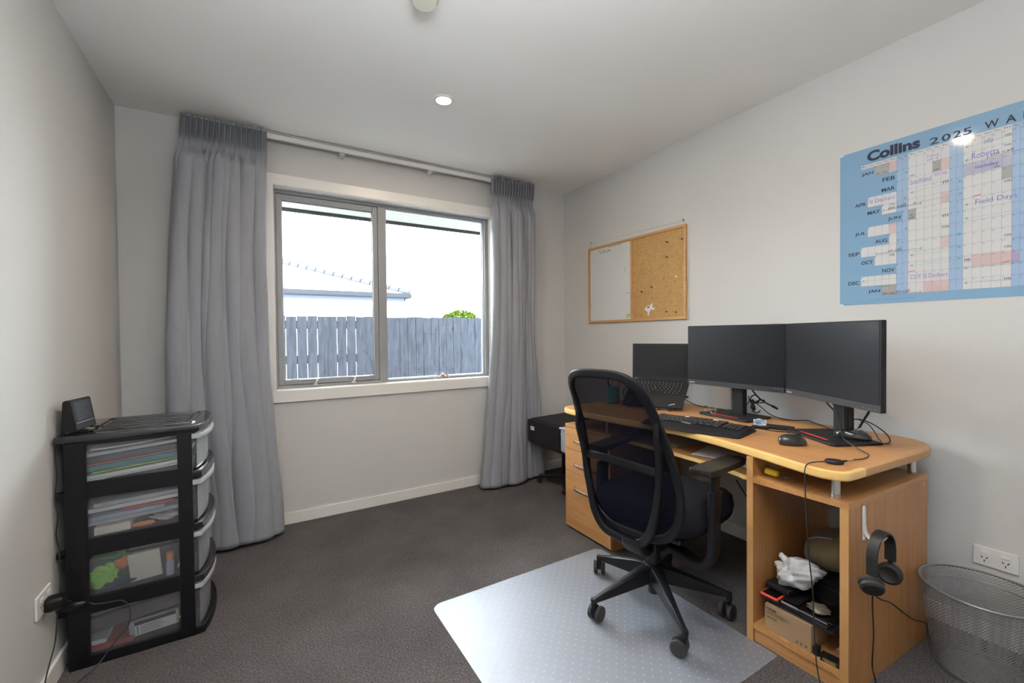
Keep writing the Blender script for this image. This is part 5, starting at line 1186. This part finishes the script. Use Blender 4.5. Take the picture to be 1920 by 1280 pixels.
m = MB(); sh_ = [(.935, 1.355), (.95, 1.366), (.968, 1.362), (.978, 1.378), (.992, 1.368), (.985, 1.352), (1.006, 1.345), (1.000, 1.330), (.978, 1.334), (.962, 1.318), (.955, 1.292), (.944, 1.297), (.946, 1.318), (.925, 1.330), (.922, 1.345)]
sm_ = [(p.x, p.y) for p in cr([(a, b, 0) for a, b in sh_], 3, closed=True)]
m.prism(sm_, .0105, .0125, 0, T=Matrix(((0, 0, -1, XW+.0018), (-1, 0, 0, 0), (0, 1, 0, 0), (0, 0, 0, 1)))); one('paper_cutout', m, M_paper, 'white paper cut out pinned at the bottom left of the cork', 'paper')
m = MB(); m.sweep([(XW-.0075, -.740, 1.292), (XW-.0075, -.775, 1.300)], [(0, 0), (.004, .004), (.012, .003), (.016, 0), (.012, -.003), (.004, -.003)], up=(0, 0, 1)); m.ball((XW-.010, -.758, 1.297), (.003, .020, .010), 14, 8); one('leaf_magnet', m, plain('green_orange_magnet', (.45, .55, .20), .5, var=.4, vscale=60), 'small green and orange magnet at the bottom right of the whiteboard half', 'magnet')
m = MB(); m.tube(cr([(XW-.018, -.343, 1.325), (XW-.024, -.350, 1.315), (XW-.020, -.356, 1.300), (XW-.024, -.350, 1.288), (XW-.018, -.345, 1.280)], 5), .0032, 8); one('hanging_clip', m, M_gy, 'small metal clip on the bottom left corner of the notice board', 'clip')

# ---------------- wall calendar ----------------
U0, V0, CW_, CH_ = 2.087, 1.9865, 1.0, .695
cal = thing('wall_calendar', 'large blue 2025 wall planner with handwritten notes on the right wall', 'calendar', (XW, -U0-CW_/2, V0-CH_))
def TC(off): return Matrix(((0, 0, -1, XW-off), (-1, 0, 0, -U0), (0, 1, 0, V0), (0, 0, 0, 1)))   # (u,-v)
def rect(m, T, u0, v0, u1, v1): m.add([T @ Vector(p) for p in ((u0, -v0, 0), (u1, -v0, 0), (u1, -v1, 0), (u0, -v1, 0))], [(0, 1, 2, 3)])
M_cblue = plain('planner_blue_laminate', (.185, .33, .49), .5, spec=.3, coat=.45, crough=.07); M_ccell = plain('planner_white_cell', (.60, .60, .61), .5, spec=.3, coat=.4, crough=.07); M_cwk = plain('planner_weekend_blue', (.30, .42, .60), .5, spec=.3, coat=.4, crough=.07); M_cgry = plain('planner_grey_holiday', (.33, .33, .33), .5, spec=.3, coat=.4, crough=.07)
m = MB(); m.box((XW-.0012, -U0-CW_, V0-CH_), (XW-.0001, -U0, V0), .0002); sheet = part('sheet', m, M_cblue, cal)
# small torn corner tape
m = MB(); m.box((XW-.0020, -U0-.014, V0-CH_), (XW-.0011, -U0-.001, V0-CH_+.006)); m.box((XW-.0020, -U0-.013, V0-.006), (XW-.0011, -U0-.001, V0)); part('corner_tape', m, M_inkw, cal)
colu = [.081]
for k in range(37): colu.append(colu[-1]+(.0190 if k % 7 in (5, 6) else .0250))
RH, RV = .04375, .0895
start = [2, 5, 5, 1, 3, 6, 1, 4, 0, 2, 5, 0, 3]; days = [31, 28, 31, 30, 31, 30, 31, 31, 30, 31, 30, 31, 31]; mon = ['JAN', 'FEB', 'MAR', 'APR', 'MAY', 'JUN', 'JUL', 'AUG', 'SEP', 'OCT', 'NOV', 'DEC', 'JAN']
T1 = TC(.0014); T2 = TC(.0016); T3 = TC(.0018); T4 = TC(.0020)
grey = {(0, 2), (0, 3), (1, 10), (3, 18), (3, 21), (3, 25), (5, 7), (5, 25), (12, 3), (12, 4)}
for r in range(13):
    m = MB()
    for d in range(days[r]):
        c = start[r]+d
        if c >= 37: continue
        m.mi = 2 if (r, c) in grey else (1 if c % 7 in (5, 6) else 0); rect(m, T1, colu[c], RV+RH*r, colu[c+1], RV+RH*(r+1))
    part('month_row', m, [M_ccell, M_cwk, M_cgry], sheet)
m = MB()
for c in range(37): m.mi = 1 if c % 7 in (5, 6) else 0; rect(m, T1, colu[c], .0725, colu[c+1], RV)
part('weekday_header', m, [M_ccell, M_cwk], sheet)
ml = MB(); lw2 = .0005
for c in range(0, 38):
    rows = [r for r in range(13) if start[r] <= c <= start[r]+days[r]]
    if not rows: continue
    rs, prev, segs = rows[0], rows[0], []
    for r in rows[1:]+[99]:
        if r != prev+1: segs.append((rs, prev)); rs = r
        prev = r
    for a, b in segs: rect(ml, T2, colu[c]-lw2/2, RV+RH*a, colu[c]+lw2/2, RV+RH*(b+1))
    rect(ml, T2, colu[c]-lw2/2, .0725, colu[c]+lw2/2, RV)
for r in range(14):
    c0_ = min(start[max(r-1, 0)], start[min(r, 12)]); c1_ = 37
    rect(ml, T2, colu[c0_], RV+RH*r-lw2/2, colu[c1_], RV+RH*r+lw2/2)
part('grid_lines', ml, plain('planner_grid_line', (.12, .13, .15), .5), sheet)
def word(nm, body, T, box, mt, bold=0.0, res=4, par=None):
    m = MB(); m.text(body, T, box=box, bold=bold, res=res); return part(nm, m, mt, par or sheet)
word('brand_lettering', 'Collins', T2, (.103, .281, -.063, -.017), M_ink, .045, 6)
m = MB()
for ch_, a, b in (('2', .310, .337), ('0', .346, .371), ('2', .378, .401), ('5', .406, .429)): m.text(ch_, T2, box=(a, b, -.0655, -.039), bold=.012, res=6)
part('year_lettering', m, M_ink, sheet)
x = .463; m = MB()
for ch_ in 'WALL PLANNER':
    if ch_ == ' ': part('title_lettering', m, M_ink, sheet); m = MB(); x += .03; continue
    w_ = .036 if ch_ == 'W' else (.020 if ch_ in 'LE' else .026); m.text(ch_, T2, box=(x, x+w_, -.0655, -.038), bold=.014, res=5); x += w_+.0165
part('title_lettering', m, M_ink, sheet)
for r in range(13):
    v = RV+RH*r; u1 = colu[start[r]]-.006; w_ = .042 if mon[r] not in ('MAY', 'MAR') else .045
    word('month_name', mon[r], T2, (u1-w_, u1, -(v+.0335), -(v+.0175)), M_ink, .02)
m = MB(); rect(m, T2, .11, .678, .27, .6785); part('footer_line', m, M_ink, sheet)
md = MB(); dn = ['Mon', 'Tue', 'Wed', 'Thu', 'Fri', 'Sat', 'Sun']
for c in range(24): md.text(dn[c % 7], T3, box=(colu[c]+.005, colu[c+1]-.004, -.083, -.0775), bold=.02, res=1)
for r in range(13):
    for d in range(days[r]):
        c = start[r]+d
        if c < 23: md.text(str(d+1), T3, box=(colu[c]+.002, colu[c]+(.0048 if d < 9 else .0075), -(RV+RH*r+.0072), -(RV+RH*r+.0024)), res=1)
for (r, c) in ((0, 2), (0, 3), (1, 10), (5, 7), (12, 3), (12, 4), (2, 17), (3, 6), (1, 7)):
    for q in range(2): rect(md, T3, colu[c]+.004, RV+RH*(r+1)-.010+.0035*q, colu[c+1]-.005, RV+RH*(r+1)-.0085+.0035*q)
part('day_numbers', md, plain('planner_small_print', (.08, .09, .11), .5), sheet)
def stroke(m, pts, w_=.0011):
    P = [TC(.0022) @ Vector((u, -v, 0)) for u, v in pts]; m.tube(P, w_/2, 4)
def hatch(m, r, ca, cb, back=False):
    u0, u1, v0, v1 = colu[ca], colu[cb], RV+RH*r, RV+RH*(r+1); s_ = .0055; n_ = int((u1-u0+(v1-v0))/s_)
    for k in range(1, n_):
        a = u0+k*s_
        if back: p = [(a-(v1-v0), v1), (a, v0)]
        else: p = [(a-(v1-v0), v0), (a, v1)]
        (ua, va), (ub, vb) = p
        if ua < u0: t = (u0-ua)/(ub-ua); va = va+(vb-va)*t; ua = u0
        if ub > u1: t = (u1-ua)/(ub-ua); vb = va+(vb-va)*t; ub = u1
        if ub > ua+.001: stroke(m, [(ua, va), (ub, vb)], .0009)
M_rp = plain('red_pen', (.62, .10, .09), .5); M_gp = plain('green_pen', (.05, .42, .27), .5); M_bp = plain('blue_pen', (.08, .10, .45), .5); M_pp = plain('purple_pen', (.20, .16, .50), .5); M_kp = plain('black_pen', (.03, .03, .035), .5)
for (r, a, b, bk) in ((0, 4, 5, False), (1, 11, 12, False), (4, 11, 12, True), (6, 4, 5, False), (8, 11, 12, True), (10, 15, 20, False), (12, 9, 12, False)):
    m = MB(); hatch(m, r, a, b, bk); part('red_hatching', m, M_rp, sheet)
for (r, c) in ((4, 15), (10, 7), (10, 18)):
    m = MB(); stroke(m, [(colu[c]+.002, RV+RH*(r+1)-.003), (colu[c+1]-.003, RV+RH*(r+1)-.005)], .003); part('red_mark', m, M_rp, sheet)
m = MB(); hatch(m, 2, 14, 19); part('blue_hatching', m, M_bp, sheet)
T5 = TC(.0022)
word('handwritten_note', 'holiday', T5, (.44, .50, -.207, -.192), M_bp)
def arrow(u, v, L_, d=1):
    m = MB(); stroke(m, [(u, v), (u+d*L_, v)], .0008); stroke(m, [(u+d*.008, v-.004), (u, v), (u+d*.008, v+.004)], .0022); part('green_arrow', m, M_gp, sheet)
for (u, v, L_, d) in ((.412, .112, .13, 1), (.412, .163, .02, 1), (.402, .236, .13, -1), (.252, .240, .03, 1), (.404, .285, .12, -1), (.412, .332, .13, 1), (.25, .332, .14, 1), (.412, .385, .14, 1), (.208, .428, .03, 1), (.402, .440, .16, -1), (.252, .500, .13, 1), (.402, .490, .13, -1), (.252, .543, .14, 1), (.402, .535, .12, -1), (.412, .575, .14, 1), (.086, .590, .15, 1), (.412, .632, .13, 1), (.243, .150, .04, -1), (.26, .286, .02, 1), (.243, .385, .012, -1), (.165, .62, .05, 1)): arrow(u, v, L_, d)
for bd_, u0, u1, v0, v1 in (('Southland', .250, .315, .186, .208), ('02 ep', .325, .362, .182, .198), ('Field Days', .440, .545, .320, .345), ('SI Deckers', .112, .200, .232, .250), ('COY SI Deckers', .252, .365, .582, .600), ('Roberts', .430, .500, .142, .165), ('Training', .300, .338, .104, .116), ('wh IJ', .300, .335, .118, .130), ('info', .462, .485, .100, .118)): word('handwritten_note', bd_, T5, (u0, u1, -v1, -v0), M_pp, -.004)
for bd_, u0, u1, v0, v1 in (('on call', .178, .236, .278, .291), ('on call', .178, .222, .462, .474), ('on call', .205, .250, .640, .652), ('on call', .480, .535, .158, .168), ('rm', .515, .530, .104, .112), ('rm', .515, .530, .140, .148), ('m', .350, .366, .222, .232), ('m', .350, .366, .355, .365), ('rm', .350, .368, .400, .410), ('rm', .186, .200, .484, .494), ('rm', .412, .428, .540, .552), ('rm', .515, .531, .270, .279), ('rm', .515, .531, .466, .475), ('rm', .515, .531, .508, .517), ('rm', .515, .531, .624, .634), ('rm', .186, .200, .268, .276)): word('handwritten_note', bd_, T5, (u0, u1, -v1, -v0), M_kp, -.002)
for (a, b, v) in ((.162, .284, .292), (.137, .286, .476), (.163, .284, .655), (.470, .60, .172)):
    m = MB(); stroke(m, [(a, v), (b, v)], .0013); stroke(m, [(a, v-.006), (a, v+.006)], .0013); stroke(m, [(b, v-.006), (b, v+.006)], .0013); part('bracket_line', m, M_kp, sheet)

# ---------------- by the far corner: black case on a wheeled stand ----------------
pr_st = thing('wheeled_stand', 'low black pedestal stand on castors under the black case in the corner', 'stand', (2.66, -.40, 0))
m = MB(); m.box((2.47, -.57, .318), (2.86, -.22, .330), .003); part('platform', m, M_blkm, pr_st)
for y in (-.37, -.42):
    m = MB(); m.tube([(2.66, y, .05), (2.66, y, .318)], .014, 12); part('post', m, M_blk, pr_st)
for (x, y) in ((2.525, -.235), (2.535, -.545), (2.80, -.235), (2.80, -.545)):
    m = MB(); m.sweep([(2.66, -.395, .072), (x, y, .056)], rrect(.022, .030, .006), up=(0, 0, 1)); part('foot_arm', m, M_blk, pr_st)
    m = MB(); m.cyl((x, y-.012, .022), (x, y+.012, .022), .0215, n=20); m.box((x-.010, y-.008, .030), (x+.010, y+.008, .055), .003); part('castor', m, M_rub, pr_st)
pc_ = thing('black_case', 'large black soft case with white labels in the corner beside the desk', 'case', (2.66, -.40, .331))
M_case = fabric('black_case_fabric', (.013, .012, .016), 0, 500, .2, .05)
m = MB(); m.box((2.445, -.60, .332), (2.90, -.19, .492), .012); part('case_body', m, M_case, pc_)
m = MB(); T = Matrix.Translation((2.67, -.395, .492)) @ Matrix.Rotation(math.radians(-1.5), 4, 'Y'); m.box((-.225, -.208, 0), (.228, .208, .022), .009, T=T); m.box((-.20, -.19, .018), (.21, .19, .030), .008, T=T); part('lid', m, M_case, pc_)
m = MB(); m.box((2.4440, -.285, .432), (2.4455, -.235, .462)); m.box((2.455+.015, -.6012, .395), (2.50, -.5995, .437)); part('label', m, M_cream, pc_, label='small cream label')
m = MB(); m.tube([(2.452, -.602, .462), (2.50, -.603, .466), (2.60, -.603, .468)], .0022, 6); part('zip', m, M_chrome, pc_)
m = MB(); m.box((2.432, -.745, .338), (2.62, -.700, .520), .018, 3); m.box((2.445, -.70, .345), (2.60, -.604, .36), .004); pass
g = thing('plastic_bin', 'pale blue grey plastic container squeezed between the case and the desk', 'container', (2.53, -.66, .331))
m = MB(); m.box((2.440, -.700, .340), (2.64, -.612, .515), .020, 3); part('body', m, plain('pale_blue_grey_plastic', (.42, .47, .56), .4), g)
m = MB(); m.box((2.436, -.704, .505), (2.644, -.608, .519), .006); part('rim', m, plain('pale_blue_grey_rim', (.50, .55, .63), .4), g)
m = MB(); m.box((2.46, -.71, .3305), (2.64, -.60, .3395), .003); pass
m = MB(); m.box((2.47, -.715, .318), (2.86, -.575, .330), .003); part('platform', m, M_blkm, pr_st)
m = MB(); m.tube([(2.66, -.42, .30), (2.66, -.69, .310)], .010, 8); part('bracket', m, M_blk, pr_st)

# ---------------- ornament on the window sill ----------------
g = thing('sill_ornament', 'small crab like glass and copper ornament on the window sill', 'ornament', (1.83, .035, WZ0+.0045))
M_cop = plain('copper_brown_glaze', (.42, .20, .11), .3, coat=.5)
zs = WZ0+.005
m = MB(); m.ball((1.828, .035, zs+.022), (.019, .014, .012), 18, 12); part('body', m, M_cop, g)
m = MB(); m.ball((1.833, .035, zs+.037), (.013, .010, .010), 16, 10); part('shell', m, plain('pale_glaze', (.7, .68, .64), .25), g)
for s_ in (-1, 1):
    for k in range(3):
        m = MB(); m.tube(cr([(1.828+s_*.014, .035-.006+.006*k, zs+.020), (1.828+s_*(.030+.006*k), .030+.004*k, zs+.030), (1.828+s_*(.040+.009*k), .024+.006*k, zs+.003)], 5), .0024, 6); part('leg', m, M_cl2 if k != 1 else M_cop, g)
m = MB(); m.ball((1.778, .045, zs+.018), (.016, .008, .014), 12, 8); m.ball((1.784, .045, zs+.038), (.012, .006, .008), 12, 8); part('glass_claw', m, M_cl2, g)
